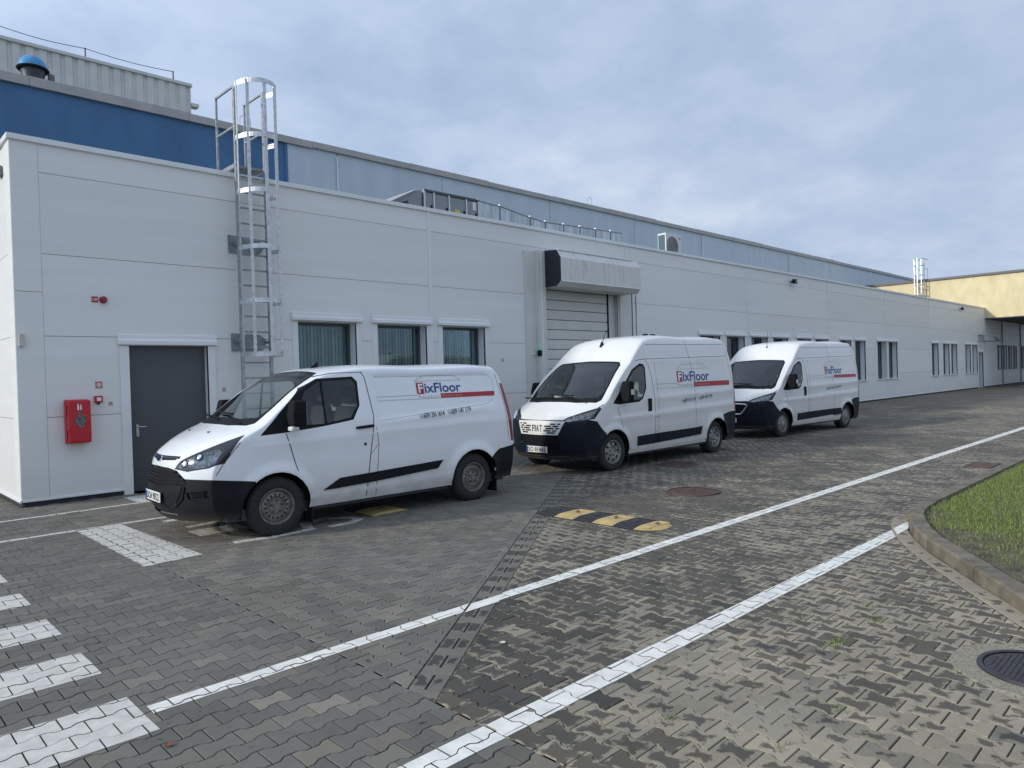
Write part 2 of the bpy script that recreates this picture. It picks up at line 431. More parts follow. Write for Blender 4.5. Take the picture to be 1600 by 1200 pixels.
def stone_arrays(st, local=False):
    o, i, c, tone, brown, wet, whole, ang, (dz, tx, ty) = st
    cx_, cy_ = c
    gx = sum(p[0] for p in i) / len(i); gy = sum(p[1] for p in i) / len(i); n = len(o)
    def Z(x, y): return dz + (x - cx_) * tx + (y - cy_) * ty
    vs = [(x, y, -.0065) for x, y in o] + [(x, y, Z(x, y)) for x, y in i] + [(gx, gy, Z(gx, gy))]
    fs = [(k, (k + 1) % n, n + (k + 1) % n, n + k) for k in range(n)] + [(n + k, n + (k + 1) % n, 2 * n) for k in range(n)]
    col = [(tone, brown, wet, 0.)] * n + [(tone, brown, wet, .15)] * n + [(tone, brown, wet, 1.)]
    return vs, fs, col
def stone_mesh(name, sts):
    V_, F_, C_ = [], [], []
    for st in sts:
        v, f, c = stone_arrays(st); k = len(V_); V_ += v; F_ += [tuple(k + q for q in x) for x in f]; C_ += c
    me = bpy.data.meshes.new(name); me.from_pydata(V_, [], F_); me.materials.append(PAVER)
    a = me.attributes.new('pc', 'FLOAT_COLOR', 'POINT'); a.data.foreach_set('color', np.array(C_, dtype=np.float32).ravel())
    return me
pav = MB(); pav.quad((XA, YLO, -.035), (XF, YLO, -.035), (XF, .02, -.035), (XA, .02, -.035))
pav.quad((XA, .02, -.035), (.0, .02, -.035), (.0, 6.2, -.035), (XA, 6.2, -.035)); pavement = tag(pav.build('pavement', SAND), kind='structure')
tag(link('paving_stones', stone_mesh('paving_stones', [s for n, s in enumerate(stones) if n not in single]), pavement), kind='stuff')
cache = {}
for n in sorted(single):
    o, i, c, tone, brown, wet, whole, ang, tl = stones[n]
    key = (round(tone * 4), round(brown * 6), round(wet * 6))
    if key not in cache:
        cache[key] = stone_mesh('paving_stone', [(OUT, INN, (0, 0), key[0] / 4, key[1] / 6, key[2] / 6, True, 0, (0, 0, 0))])
    ob = link('paving_stone', cache[key], pavement); ob.location = (c[0], c[1], tl[0]); ob.rotation_euler = (tl[1], tl[2], ang)

# blocks of the drainage channel
chan = MB(); q = [CA + CN * CH, CA - CN * CH, CA + CDIR * 15 - CN * CH, CA + CDIR * 15 + CN * CH]
chan.quad(*[(p.x, p.y, -.030) for p in q]); channel = tag(chan.build('drainage_channel', SAND), kind='structure')
def block_mesh(l, w_, tone, brown, wet):
    G2 = .002; o = [(-l / 2 + G2, -w_ / 2 + G2), (l / 2 - G2, -w_ / 2 + G2), (l / 2 - G2, w_ / 2 - G2), (-l / 2 + G2, w_ / 2 - G2)]
    c = .004; i = [(x - math.copysign(c, x), y - math.copysign(c, y)) for x, y in o]
    return stone_mesh('channel_block', [(o, i, (0, 0), tone, brown, wet, True, 0, (0, 0, 0))])
BM = {}
d = -.2; cang = math.atan2(CDIR.y, CDIR.x); k = 0
while d < 14.2:
    if k % 2 == 0: parts = [(.2, .1, d + .1, CH / 2), (.2, .1, d + .1, -CH / 2)]; step = .2
    else: parts = [(.1, .205, d + .05, 0)]; step = .1
    for l, w_, a, off in parts:
        key = (l, random.randint(0, 3)); wet = (.50 + .09 * key[1]) if l > .15 else .12
        if key not in BM: BM[key] = block_mesh(l, w_, .2 + .2 * key[1], .14, wet)
        ob = link('channel_block', BM[key], channel); p = CA + CDIR * a + CN * off; ob.location = (p.x, p.y, -.002 if a > .16 else -.0055); ob.rotation_euler = (0, 0, cang)
    d += step; k += 1

# kerb stones and the gutter blocks in front of them
def resample(P, step):
    P = [Vector(p) for p in P]; o = [P[0]]; acc = 0
    for a, b in zip(P, P[1:]):
        L = (b - a).length; s_ = step - acc
        while s_ < L: o.append(a + (b - a) * (s_ / L)); s_ += step
        acc = (acc + L) % step
    return o
KCON = mat('kerb_concrete', (.150, .128, .094), .9, 0, .35, 5, .35, 120)
kerb = MB(); kerb.quad((89, -10.09, -.011), (7, -10.09, -.011), (7, -10.2, -.011), (89, -10.2, -.011)); kerb = tag(kerb.build('kerb', KCON), kind='structure')
kp = [(40 - k, -10.07) for k in range(0, 33)]
kp = [(90, -10.07), (65, -10.07)] + kp + [(7.4, -10.07), (7.06, -10.088), (6.74, -10.13), (6.44, -10.20), (6.1, -10.32), (5.72, -10.48)] + [tuple(p) for p in resample([(5.3, -10.71), (-.8, -14.9)], 1.0)]
def off(P, i, dd):
    a = Vector(P[max(i - 1, 0)]); b = Vector(P[min(i + 1, len(P) - 1)]); t = (b - a).normalized(); return Vector(P[i]) + Vector((-t.y, t.x)) * dd
# make sure the offset goes to the lawn
sgn = 1 if off(kp, 1, .1).y < -10.07 else -1
for i in range(len(kp) - 1):
    a0, b0 = Vector(kp[i]), Vector(kp[i + 1]); a1, b1 = off(kp, i, .15 * sgn), off(kp, i + 1, .15 * sgn); t = (b0 - a0).normalized() * .0075
    m = MB(); z1 = .12 + random.gauss(0, .002); ch = .018
    n_ = ((a1 + b1) / 2 - (a0 + b0) / 2).normalized() * ch
    A, B, A1, B1 = a0 + t, b0 - t, a1 + t, b1 - t
    pr = [(A, B, -.05), (A, B, z1 - ch), (A + n_, B + n_, z1), (A1, B1, z1), (A1, B1, -.05)]
    k0 = len(m.v)
    for p, q_, z in pr: m.v += [(p.x, p.y, z), (q_.x, q_.y, z)]
    for j in range(4): m.f.append((2 * j, 2 * j + 1, 2 * j + 3, 2 * j + 2))
    m.f += [(0, 2, 4, 6, 8), (1, 9, 7, 5, 3)]
    m.build('kerb_stone', KCON, kerb)
gp = resample([(6.75, -10.12 + .08), (6.4, -10.19 + .08), (6.05, -10.31 + .075), (5.65, -10.49 + .07)] + [tuple(Vector(p) + KN * .08) for p in ((5.2, -10.76), (4.38, -11.33), (2.8, -12.48), (.2, -14.36))], .205)
gm = [block_mesh(.205, .15, .35 + .15 * k, .85, .26 + .10 * k) for k in range(4)]
gut = MB()
for i in range(len(gp) - 1):
    pq = []
    for j in (i, i + 1):
        t_ = (gp[min(j + 1, len(gp) - 1)] - gp[max(j - 1, 0)]).normalized(); n_ = Vector((-t_.y, t_.x)) * .079; pq.append((gp[j] + n_, gp[j] - n_))
    zg = [.0035, .0035]
    gut.quad((pq[0][0].x, pq[0][0].y, zg[0]), (pq[1][0].x, pq[1][0].y, zg[1]), (pq[1][1].x, pq[1][1].y, zg[1]), (pq[0][1].x, pq[0][1].y, zg[0]))
gutter = tag(gut.build('gutter', mat('gutter_mortar', (.17, .15, .11), .9, 0, .3, 20)), kind='structure')
for a, b in zip(gp, gp[1:]):
    c = (a + b) / 2; ob = link('gutter_block', random.choice(gm), gutter); ob.location = (c.x, c.y, random.gauss(.0075, .0008)); ob.rotation_euler = (0, 0, math.atan2(b.y - a.y, b.x - a.x))

# lawn: soil with grass blades
SOIL = mat('lawn_soil', (.095, .082, .050), .95, 0, .5, 7, .6, 60)
lw = [off(kp, i, .149 * sgn) for i in range(len(kp))]
m = MB(); P = [(p.x, p.y) for p in lw]; poly = P + [(-.8, -60), (90, -60)]
bmx = bmesh.new(); vs = [bmx.verts.new((x, y, .085)) for x, y in poly]; bmx.faces.new(vs); bmesh.ops.triangulate(bmx, faces=bmx.faces)
me = bpy.data.meshes.new('lawn'); bmx.to_mesh(me); bmx.free(); me.materials.append(SOIL); tag(link('lawn', me), kind='structure')
def grass_mat():
    m = bpy.data.materials.new('grass_blade'); m.use_nodes = True; t = m.node_tree; b = t.nodes['Principled BSDF']
    at = nd(t, 'ShaderNodeAttribute'); at.attribute_name = 'tone'
    c = ramp(t, at.outputs['Fac'], [(0, (.085, .125, .024)), (.5, (.16, .235, .040)), (.8, (.25, .30, .065)), (1, (.36, .33, .15))])
    t.links.new(c, b.inputs['Base Color']); b.inputs['Roughness'].default_value = .55; b.inputs['Subsurface Weight'].default_value = 0
    return m
GRASS = grass_mat()
def blades(pts, hmin, hmax, toner):
    n = len(pts); v = np.zeros((n * 3, 3), np.float32); tn = np.zeros(n * 3, np.float32)
    a = rng.uniform(0, 2 * np.pi, n); h = rng.uniform(hmin, hmax, n); wd = rng.uniform(.0018, .0040, n); ln = rng.uniform(0, .6, n) * h; la = rng.uniform(0, 2 * np.pi, n)
    P = np.array(pts, np.float32)
    v[0::3] = P + np.stack([np.cos(a) * wd, np.sin(a) * wd, 0 * a], 1); v[1::3] = P - np.stack([np.cos(a) * wd, np.sin(a) * wd, 0 * a], 1)
    v[2::3] = P + np.stack([np.cos(la) * ln, np.sin(la) * ln, h], 1)
    t = toner(n); tn[0::3] = t; tn[1::3] = t; tn[2::3] = t
    me = bpy.data.meshes.new('grass'); me.from_pydata(v.tolist(), [], [(3 * i, 3 * i + 1, 3 * i + 2) for i in range(n)])
    at_ = me.attributes.new('tone', 'FLOAT', 'POINT'); at_.data.foreach_set('value', tn); me.materials.append(GRASS); return me
pts = []
while len(pts) < 260000:
    x = 2.5 + 22 * random.random() ** 1.6; y = -10.23 - 6.0 * random.random() ** 1.3
    dk = min(-10.22 - y, kd0 - .16 - (KN.x * x + KN.y * y)) if x < 9 else -10.22 - y
    if dk < 0: continue
    bare = noise.noise(Vector((x * 1.1, y * 1.1, 0))) * .5 + .5
    edge = min(1, dk / (.95 if x < 6.0 else .5 if x < 7 else .12)) ** 1.3
    if random.random() > .07 + .93 * edge * (.45 + .55 * min(1, bare * 1.9)): continue
    pts.append((x, y, .083))
tag(link('grass', blades(pts, .016, .050, lambda n: np.clip(rng.normal(.48, .24, n), 0, 1))), 'short green lawn grass behind the curved kerb', 'grass', kind='stuff')
for k, (x, y) in enumerate([(3.05, -11.02), (2.45, -10.98), (1.55, -11.35), (1.0, -11.3), (3.35, -10.85), (2.7, -10.62), (.9, -10.75)]):
    n = random.randint(60, 150) if k < 2 else random.randint(25, 50); s_ = .05 if k < 2 else .03
    lbl = ['largest green weed tuft growing in the paving joints near the manhole', 'second green weed tuft left of the largest one in the paving joints', 'sparse weed below the lower white line, right one of two near the bottom edge', 'sparse weed below the lower white line, left one of two near the bottom edge', 'small weed sprouting between the large tuft and the gutter', 'small weed sprouting closest to the lower white line', 'leftmost tiny weed just below the lower white line'][k]
    o = tag(link('weed_tuft', blades([(x + random.gauss(0, s_ * 1.4), y + random.gauss(0, s_ * .7), -.004) for _ in range(n)], .010, .030, lambda n: np.clip(rng.normal(.3, .2, n), 0, 1))), lbl, 'weed', 'weeds in the paving joints')

# ------------------------------------------------------------------ painted markings, lying on each stone
PAINT = mat('road_paint', (.75, .725, .655), .6, 0, .16, 7, .2, 150)
PAINTW = mat('road_paint_worn', (.57, .548, .49), .7, 0, .14, 9, .25, 150)
grid = {}
for n, st in enumerate(stones): grid.setdefault((int(st[2][0] // 1), int(st[2][1] // 1)), []).append(n)
def marking(name, polys, m, dz=.0022):
    """convex polygons (counter-clockwise) of paint clipped to the stones they lie on"""
    b = MB()
    for P in polys:
        if area(P) < 0: P = P[::-1]
        x0, x1 = min(p[0] for p in P), max(p[0] for p in P); y0, y1 = min(p[1] for p in P), max(p[1] for p in P)
        for gx in range(int((x0 - .3) // 1), int((x1 + .3) // 1) + 1):
            for gy in range(int((y0 - .3) // 1), int((y1 + .3) // 1) + 1):
                for n in grid.get((gx, gy), ()):
                    st = stones[n]; c = st[2]
                    if c[0] < x0 - .13 or c[0] > x1 + .13 or c[1] < y0 - .13 or c[1] > y1 + .13: continue
                    o = [(a[0] * .55 + b_[0] * .45, a[1] * .55 + b_[1] * .45) for a, b_ in zip(st[0], st[1])]
                    for i in range(len(P)):
                        a, e = P[i], P[(i + 1) % len(P)]; nx, ny = -(e[1] - a[1]), e[0] - a[0]; L = math.hypot(nx, ny); o = clip(o, nx / L, ny / L, (nx * a[0] + ny * a[1]) / L)
                        if len(o) < 3: break
                    if len(o) < 3 or abs(area(o)) < 2e-5: continue
                    tz = st[8]; b.quad(*[(x, y, dz + tz[0] + (x - c[0]) * tz[1] + (y - c[1]) * tz[2]) for x, y in o])
        if x1 > XF: b.quad(*[(x, y, -.002) for x, y in ((XF, y0), (x1, y0), (x1, y1), (XF, y1))])
        # over the drainage channel
    return tag(b.build(name, m, fix=False), kind='structure')
def rect(x0, x1, y0, y1): return [(x0, y0), (x1, y0), (x1, y1), (x0, y1)]
LINE1 = [[(-.91, -8.69), (XF, -8.86), (XF, -8.66), (-.91, -8.57)], rect(XF, 75, -8.86, -8.66)]
l1 = marking('lane_line', LINE1, PAINT)
s0 = (CA + CDIR * 1.35); b = MB()
c0 = [p for p in [(s0 + CN * CH), (s0 - CN * CH)]]
b.quad(*[(x, y, .0025) for x, y in ((1.27, -8.718), (1.62, -8.722), (1.77, -8.60), (1.44, -8.595))]); tag(b.build('lane_line', PAINT, fix=False), kind='structure')
marking('lane_line', [[(-1.2, -10.28), (6.1, -10.30), (6.5, -10.165), (-1.2, -10.11)]], PAINT)
b = MB(); b.quad((5.80, -10.29, .0098), (6.17, -10.285, .0098), (6.56, -10.165, .0098), (6.08, -10.165, .0098)); tag(b.build('lane_line', PAINT, fix=False), kind='structure')
ZB = [rect(-5.9, -.95, y0, y1) for y0, y1 in ((-8.91, -8.36), (-7.87, -7.37), (-6.87, -6.38), (-5.85, -5.38), (-4.86, -4.38))]
for z in ZB: marking('zebra_stripe', [z], PAINTW)
marking('painted_patch', [[(.09, -5.27), (.20, -5.27), (.20, -2.60), (.09, -2.60)], [(.20, -5.27), (.67, -5.23), (.60, -2.74), (.20, -2.63)]], PAINTW)
marking('parking_line', [rect(-5.9, 6, -2.72, -2.62)], PAINTW)
marking('parking_line', [[(-5.9, -1.36), (1.45, -1.13), (1.45, -1.03), (-5.9, -1.26)], rect(1.30, 1.62, -1.05, -.30)], PAINTW)
def stroke(P, w_):
    o = []; P = [Vector(p) for p in P]
    for a, c in zip(P, P[1:]):
        n_ = (c - a).normalized(); n_ = Vector((-n_.y, n_.x)) * w_ / 2; e = (c - a).normalized() * w_ * .2
        o.append([tuple(a - n_ - e), tuple(c - n_ + e), tuple(c + n_ + e), tuple(a + n_ - e)])
    return o
marking('painted_sign', stroke([(1.05, -2.98), (1.55, -2.98)], .13) + stroke([(1.12, -3.62), (1.75, -3.55)], .14) + stroke([(1.08, -4.1), (1.5, -4.1)], .42) +
        stroke([(1.14, -4.95), (1.5, -5.03), (2.05, -5.0)], .13) + stroke([(2.05, -4.9), (2.15, -4.6), (2.45, -4.55), (2.72, -4.75), (2.74, -4.93), (2.55, -5.05), (2.28, -5.05)], .13), PAINTW)
for k in range(4): 
    b = MB(); y = -1.6 - 1.15 * k; b.quad((58.5, y - .5, -.001), (62.5, y - .5, -.001), (62.5, y, -.001), (58.5, y, -.001)); tag(b.build('zebra_stripe', PAINT, fix=False), kind='structure')
# ================================================================== BUILDINGS
def cells(xs, zs, holes):
    g = [[True] * (len(zs) - 1) for _ in range(len(xs) - 1)]
    for i in range(len(xs) - 1):
        for j in range(len(zs) - 1):
            cx_, cz = (xs[i] + xs[i + 1]) / 2, (zs[j] + zs[j + 1]) / 2
            if any(h[0] < cx_ < h[1] and h[2] < cz < h[3] for h in holes): g[i][j] = False
    return g
def panel(x0, x1, z0, z1, holes, F, thick):
    """flat panel with rectangular holes; F(u, v, depth) -> world"""
    hs = [h for h in holes if h[0] < x1 and h[1] > x0 and h[2] < z1 and h[3] > z0]
    xs = sorted({x0, x1} | {min(max(h[k], x0), x1) for h in hs for k in (0, 1)}); zs = sorted({z0, z1} | {min(max(h[k], z0), z1) for h in hs for k in (2, 3)})
    g = cells(xs, zs, hs); m = MB(); nx, nz = len(xs) - 1, len(zs) - 1
    has = lambda i, j: 0 <= i < nx and 0 <= j < nz and g[i][j]
    for i in range(nx):
        for j in range(nz):
            if not g[i][j]: continue
            a, b_, c, d = xs[i], xs[i + 1], zs[j], zs[j + 1]
            m.quad(F(a, c, 0), F(b_, c, 0), F(b_, d, 0), F(a, d, 0))
            if not has(i - 1, j): m.quad(F(a, c, 0), F(a, d, 0), F(a, d, thick), F(a, c, thick))
            if not has(i + 1, j): m.quad(F(b_, c, 0), F(b_, c, thick), F(b_, d, thick), F(b_, d, 0))
            if not has(i, j - 1): m.quad(F(a, c, 0), F(a, c, thick), F(b_, c, thick), F(b_, c, 0))
            if not has(i, j + 1): m.quad(F(a, d, 0), F(b_, d, 0), F(b_, d, thick), F(a, d, thick))
    return m
FRONT = lambda u, v, d: (u, d, v)
ENDW = lambda u, v, d: (d, u, v)
ROWS = [.10, 1.33, 2.58, 3.84, 5.08, 5.52]
BAYS = [.36, 7.84, 15.17, 22.57, 29.89, 37.04, 44.34, 51.48, 56.9]
HEADS = [4.43, 6.25, 8.01, 19.09, 20.85, 22.66, 24.42, 26.57, 28.35, 31.0, 32.78, 35.7, 37.3, 44.55, 46.8, 48.5, 51.72, 53.45]
WINS = [(h + .14, h + 1.44, 1.07, 2.94) for h in HEADS]
FARW = [(60.4 + 1.72 * k + .1, 60.4 + 1.72 * k + 1.45, 1.15, 3.0) for k in range(4)] + [(68.6, 69.9, 1.15, 3.0)]
DOOR = (1.54, 2.82, -.1, 2.44); GATE = (11.5, 14.75, -.1, 4.2); FDOOR = (55.2, 56.35, -.1, 2.45)
HOLES = WINS + [DOOR, GATE, FDOOR]
annex = tag(empty('warehouse_annex'), 'long low white panel-clad annex with door, dock gate and rows of windows', 'building')
panel(.0, 56.9, .0, 5.5, HOLES, lambda u, v, d: (u, d + .016, v), .02).build('wall_core', JOINT, annex)
JG = .004
for bi in range(len(BAYS) - 1):
    for ri in range(len(ROWS) - 1):
        panel(BAYS[bi] + JG, BAYS[bi + 1] - JG, ROWS[ri] + JG, ROWS[ri + 1] - JG, HOLES, FRONT, .02).each('wall_panel', WHITE, annex)
for z0, z1 in ((.10, 3.25), (3.25, 5.52)):    # corner trim
    MB().box(.0, .361, -.006, .02, z0 + .003, z1 - .003).build('corner_trim', WHITE, annex, bevel=.003)
for x in BAYS[1:]:
    wd = .09 if x < 10 else .05
    blocked = [(h[2] - .05, h[3] + .25) for h in WINS if h[0] - .3 < x < h[1] + .3]
    z0 = .10
    for a, c in blocked + [(5.52, 9)]:
        MB().box(x - wd / 2, x + wd / 2, -.018, .001, z0, min(a, 5.515) if a > 3.5 else 5.515).build('joint_strip', TRIM, annex, bevel=.004)
        break
# end wall
panel(.0, 9, 0, 5.5, [], lambda u, v, d: (d + .016, u, v), .02).build('wall_core', JOINT, annex)
EB = [.36, 4.6, 8.98]
for a, c in zip(EB, EB[1:]):
    for ri in range(len(ROWS) - 1): panel(a + JG, c - JG, ROWS[ri] + JG, ROWS[ri + 1] - JG, [], ENDW, .02).build('wall_panel', WHITE, annex)
MB().box(-.006, .02, .0, .352, .103, 5.517).build('corner_trim', WHITE, annex, bevel=.003)
# plinth, base trim, roof cap, roof
for a, c in ((.02, 1.40), (2.96, 10.85), (15.3, 55.0), (56.5, 80)):
    MB().box(a, c, .012, .06, -.05, .10).build('plinth', PLINTH, annex)
    MB().box(a - .02, c, -.028, .014, .07, .103).build('base_trim', TRIM, annex, bevel=.004)
MB().box(.012, .06, .02, 9, -.05, .10).build('plinth', PLINTH, annex)
MB().box(-.028, .014, -.028, 9, .07, .103).build('base_trim', TRIM, annex, bevel=.004)
x = -.04
while x < 56.9:
    x1 = min(x + 3.65, 56.94); MB().box(x + .0015, x1 - .0015, -.045, .36, 5.515, 5.60).build('roof_cap', TRIM, annex, bevel=.006); x = x1
MB().box(-.045, .36, .362, 9, 5.515, 5.60).build('roof_cap', TRIM, annex, bevel=.006)
ROOFG = mat('roof_membrane', (.20, .21, .21), .85, 0, .2, 2)
MB().box(.02, 57, .05, 9, 5.30, 5.38).build('roof', ROOFG, annex)
MB().box(56.86, 56.95, -.05, .04, 4.85, 5.62).build('corner_post', TRIM, annex, bevel=.005)

def head_profile(x0, x1, z0, z1, d):
    m = MB(); h = z1 - z0
    m.prism([(x0, .0, z1), (x0, -.035, z1 - .012), (x0, -.035, z0 + h * .55), (x0, -d, z0 + h * .40), (x0, -d, z0), (x0, 0, z0)], (x1 - x0, 0, 0)); return m
FRAME = mat('window_frame', (.06, .075, .085), .4)
def window(x0, x1, z0, z1, parent, depth=.30, near=False, y0=0):
    m = MB(); t = .12
    m.box(x0 - t, x0, y0 - .012, y0 + .015, z0, z1); m.box(x1, x1 + t, y0 - .012, y0 + .015, z0, z1)
    for a, b_ in (((x0, z0), (x0, z1)), ((x1, z1), (x1, z0)), ((x0, z1), (x1, z1)), ((x1, z0), (x0, z0))):
        m.quad((a[0], y0 - .012, a[1]), (b_[0], y0 - .012, b_[1]), (b_[0], y0 + depth, b_[1]), (a[0], y0 + depth, a[1]))
    wn = m.build('window', TRIM, parent)
    f = MB(); e = .055; yf = y0 + depth - .06
    f.box(x0, x0 + e, yf, yf + .06, z0, z1); f.box(x1 - e, x1, yf, yf + .06, z0, z1); f.box(x0 + e, x1 - e, yf, yf + .06, z1 - e, z1); f.box(x0 + e, x1 - e, yf, yf + .06, z0, z0 + e)
    f.build('frame', FRAME, wn)
    MB().box(x0 + e, x1 - e, yf + .02, yf + .032, z0 + e, z1 - e).build('pane', GLASSW, wn)
    head_profile(x0 - .14, x1 + .14, z1 + .025, z1 + .185, .075).build('head_trim', TRIM, wn, bevel=.004)
    MB().box(x0 - .16, x1 + .16, y0 - .075, y0 + depth - .06, z0 - .04, z0 - .003).build('sill', TRIM, wn, bevel=.004)
    c = MB(); n = 40 if near else 22; zt = z1 - .03; zb = z0 + .03 if x0 < 6 else (z0 + (z1 - z0) * (.45 if near else random.choice((.1, .3, .55))))
    yy = yf + .10; n = 15; sw = (x1 - x0 - .1) / n
    for k in range(n):
        x = x0 + .05 + sw * k; tw = .02 + .012 * math.sin(k * 2.1)
        c.quad((x, yy - tw, zb), (x + sw * .84, yy + tw, zb), (x + sw * .84, yy + tw, zt), (x, yy - tw, zt))
    c.each('blind_slat', CURT, wn) if near else c.build('blind', CURT, wn)
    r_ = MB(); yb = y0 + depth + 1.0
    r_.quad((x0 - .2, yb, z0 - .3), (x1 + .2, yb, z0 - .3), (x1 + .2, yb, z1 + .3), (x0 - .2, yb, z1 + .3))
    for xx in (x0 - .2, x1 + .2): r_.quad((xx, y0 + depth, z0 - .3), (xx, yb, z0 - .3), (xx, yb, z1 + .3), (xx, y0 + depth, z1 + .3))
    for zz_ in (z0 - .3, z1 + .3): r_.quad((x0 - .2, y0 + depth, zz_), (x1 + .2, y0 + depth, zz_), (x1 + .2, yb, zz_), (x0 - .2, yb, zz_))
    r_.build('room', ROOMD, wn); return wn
for k, (a, b_, c, d) in enumerate(WINS): window(a, b_, c, d, annex, near=k < 3)

# door
dr = MB(); m = dr
m.box(1.40, 1.54, -.03, .02, 0, 2.44); m.box(2.82, 2.95, -.03, .02, 0, 2.44)
m.quad((2.82, -.03, 0), (2.82, .17, 0), (2.82, .17, 2.44), (2.82, -.03, 2.44)); m.quad((1.54, -.03, 0), (1.54, .17, 0), (1.54, .17, 2.44), (1.54, -.03, 2.44)); m.quad((1.54, -.03, 2.44), (2.82, -.03, 2.44), (2.82, .17, 2.44), (1.54, .17, 2.44))
dpart = dr.build('door', TRIM, annex)
MB().box(1.545, 2.815, .13, .18, .015, 2.435).build('door_leaf', GREYD, dpart, bevel=.004)
head_profile(1.375, 2.98, 2.455, 2.63, .07).build('head_trim', TRIM, dpart, bevel=.004)
hd = MB(); hd.box(1.655, 1.695, .118, .13, .93, 1.13); hd.tube([(1.675, .12, 1.09), (1.675, .07, 1.09), (1.80, .068, 1.09)], .010, 8); hd.build('handle', mat('brushed_steel', (.55, .55, .53), .35, .9), dpart, bevel=.003)
for z in (.35, 1.2, 2.1): MB().lathe([(0, 0), (.012, 0), (.012, .11), (0, .11)], (2.79, .12, z), 'z', 10).build('hinge', GREYD, dpart)
fd = MB(); fd.box(55.06, 55.2, -.02, .02, 0, 2.45); fd.box(56.35, 56.48, -.02, .02, 0, 2.45); fd.quad((56.35, -.02, 0), (56.35, .25, 0), (56.35, .25, 2.45), (56.35, -.02, 2.45)); fd.quad((55.2, -.02, 2.45), (56.35, -.02, 2.45), (56.35, .25, 2.45), (55.2, .25, 2.45))
fdp = fd.build('door', TRIM, annex); MB().box(55.2, 56.35, .2, .25, 0, 2.45).build('door_leaf', GREYD, fdp); head_profile(55.04, 56.5, 2.46, 2.62, .07).build('head_trim', TRIM, fdp)
MB().box(55.26, 55.30, .16, .2, .95, 1.12).build('handle', GALV, fdp)

# dock gate
GSTAIN = bpy.data.materials.new('stained_hood'); GSTAIN.use_nodes = True; t = GSTAIN.node_tree; b = t.nodes['Principled BSDF']
pos = nd(t, 'ShaderNodeNewGeometry').outputs['Position']; mp = nd(t, 'ShaderNodeMapping'); mp.inputs['Scale'].default_value = (5, 2, .25); t.links.new(pos, mp.inputs[0])
c = ramp(t, mth('ADD', mth('MULTIPLY', noi(t, mp.outputs[0], 1.6, 5, .7), .8, t), mth('MULTIPLY', noi(t, pos, 7, 4), .2, t), t), [(.31, (.27, .265, .25)), (.40, (.52, .515, .485)), (.48, (.66, .655, .62))]); t.links.new(c, b.inputs['Base Color']); b.inputs['Roughness'].default_value = .5
gm_ = MB(); gm_.box(10.85, 11.215, -.05, .02, 0, 4.95); gate = gm_.build('dock_gate', CREAM, annex, bevel=.006)
MB().box(11.215, 11.49, -.17, .25, 0, 4.98).build('jamb', CREAM, gate, bevel=.012)
MB().box(11.31, 11.345, -.178, -.168, 0, 4.98).build('jamb_seam', TRIM, gate)
MB().box(14.78, 15.32, -.06, .25, 0, 4.3).build('jamb', CREAM, gate, bevel=.01)
MB().box(14.47, 14.775, .12, .25, 0, 4.2).build('jamb', CREAM, gate, bevel=.01)
MB().box(14.44, 14.465, .13, .16, 0, 4.08).build('seal', BLACK, gate)
z = .05; SLAT = mat('shutter_slat', (.66, .655, .61), .5, 0, .05, 2)
while z < 4.15:
    m = MB(); z1 = z + .262
    m.prism([(11.49, .20, z), (11.49, .165, z + .012), (11.49, .16, z + .13), (11.49, .165, z1 - .012), (11.49, .20, z1)], (2.94, 0, 0)); m.build('slat', SLAT, gate); z = z1 + .004
MB().quad((11.4, .19, 0), (14.8, .19, 0), (14.8, .19, 4.4), (11.4, .19, 4.4)).build('shutter_backing', DARKM, gate)
HP = [(-.01, 4.03), (-.52, 4.03), (-.66, 4.13), (-.70, 4.17), (-.70, 4.75), (-.57, 4.95), (-.01, 5.0)]
hd = MB()
for (a, b_) in zip(HP, HP[1:]): hd.quad((11.5, *a), (14.9, *a), (14.9, *b_), (11.5, *b_))
hood = hd.build('hood', GSTAIN, gate)
m = MB(); m.prism([(14.90, y, z) for y, z in HP], (.02, 0, 0)); m.build('hood_end_plate', CREAM, gate)
m = MB(); m.prism([(11.47, y, z) for y, z in HP], (.03, 0, 0)); m.build('hood_end_plate', mat('navy_plate', (.012, .015, .024), .35), gate)['label'] = 'dark navy end plate of the hood'
MB().box(11.52, 14.7, -.60, -.54, 4.95, 4.985).build('hood_lip', TRIM, gate, bevel=.004)
MB().prism([(11.5, -.715, 4.14), (11.5, -.60, 4.02), (11.5, -.57, 4.02), (11.5, -.70, 4.18)], (3.4, 0, 0)).build('hood_lip', CREAM, gate)
for x in (15.42, 15.62): MB().tube([(x, -.02, 0.1), (x, -.02, 4.1)], .012, 6).build('conduit', DARKM if x < 15.5 else GALVD, gate)

# continuation of the wall below the yellow block, with windows
back = tag(empty('passage_wall', (0, 0, 0)), 'white panel wall with four windows running on under the yellow block', 'wall')
FB = [56.9, 62.0, 68.2, 74.5, 80]
panel(56.92, 80, 0, 4.86, FARW, lambda u, v, d: (u, d + .016, v), .02).build('wall_core', JOINT, back)
for a, c in zip(FB, FB[1:]):
    for z0, z1 in ((.10, 1.33), (1.33, 2.58), (2.58, 3.84), (3.84, 4.85)): panel(a + JG, c - JG, z0 + JG, z1 - JG, FARW, FRONT, .02).each('wall_panel', WHITE, back)
for f in FARW: window(*f, back, depth=.22)
for x in (62.0, 68.2): MB().tube([(x, -.05, .1), (x, -.05, 4.84)], .04, 8).build('downpipe', GALVD, back)

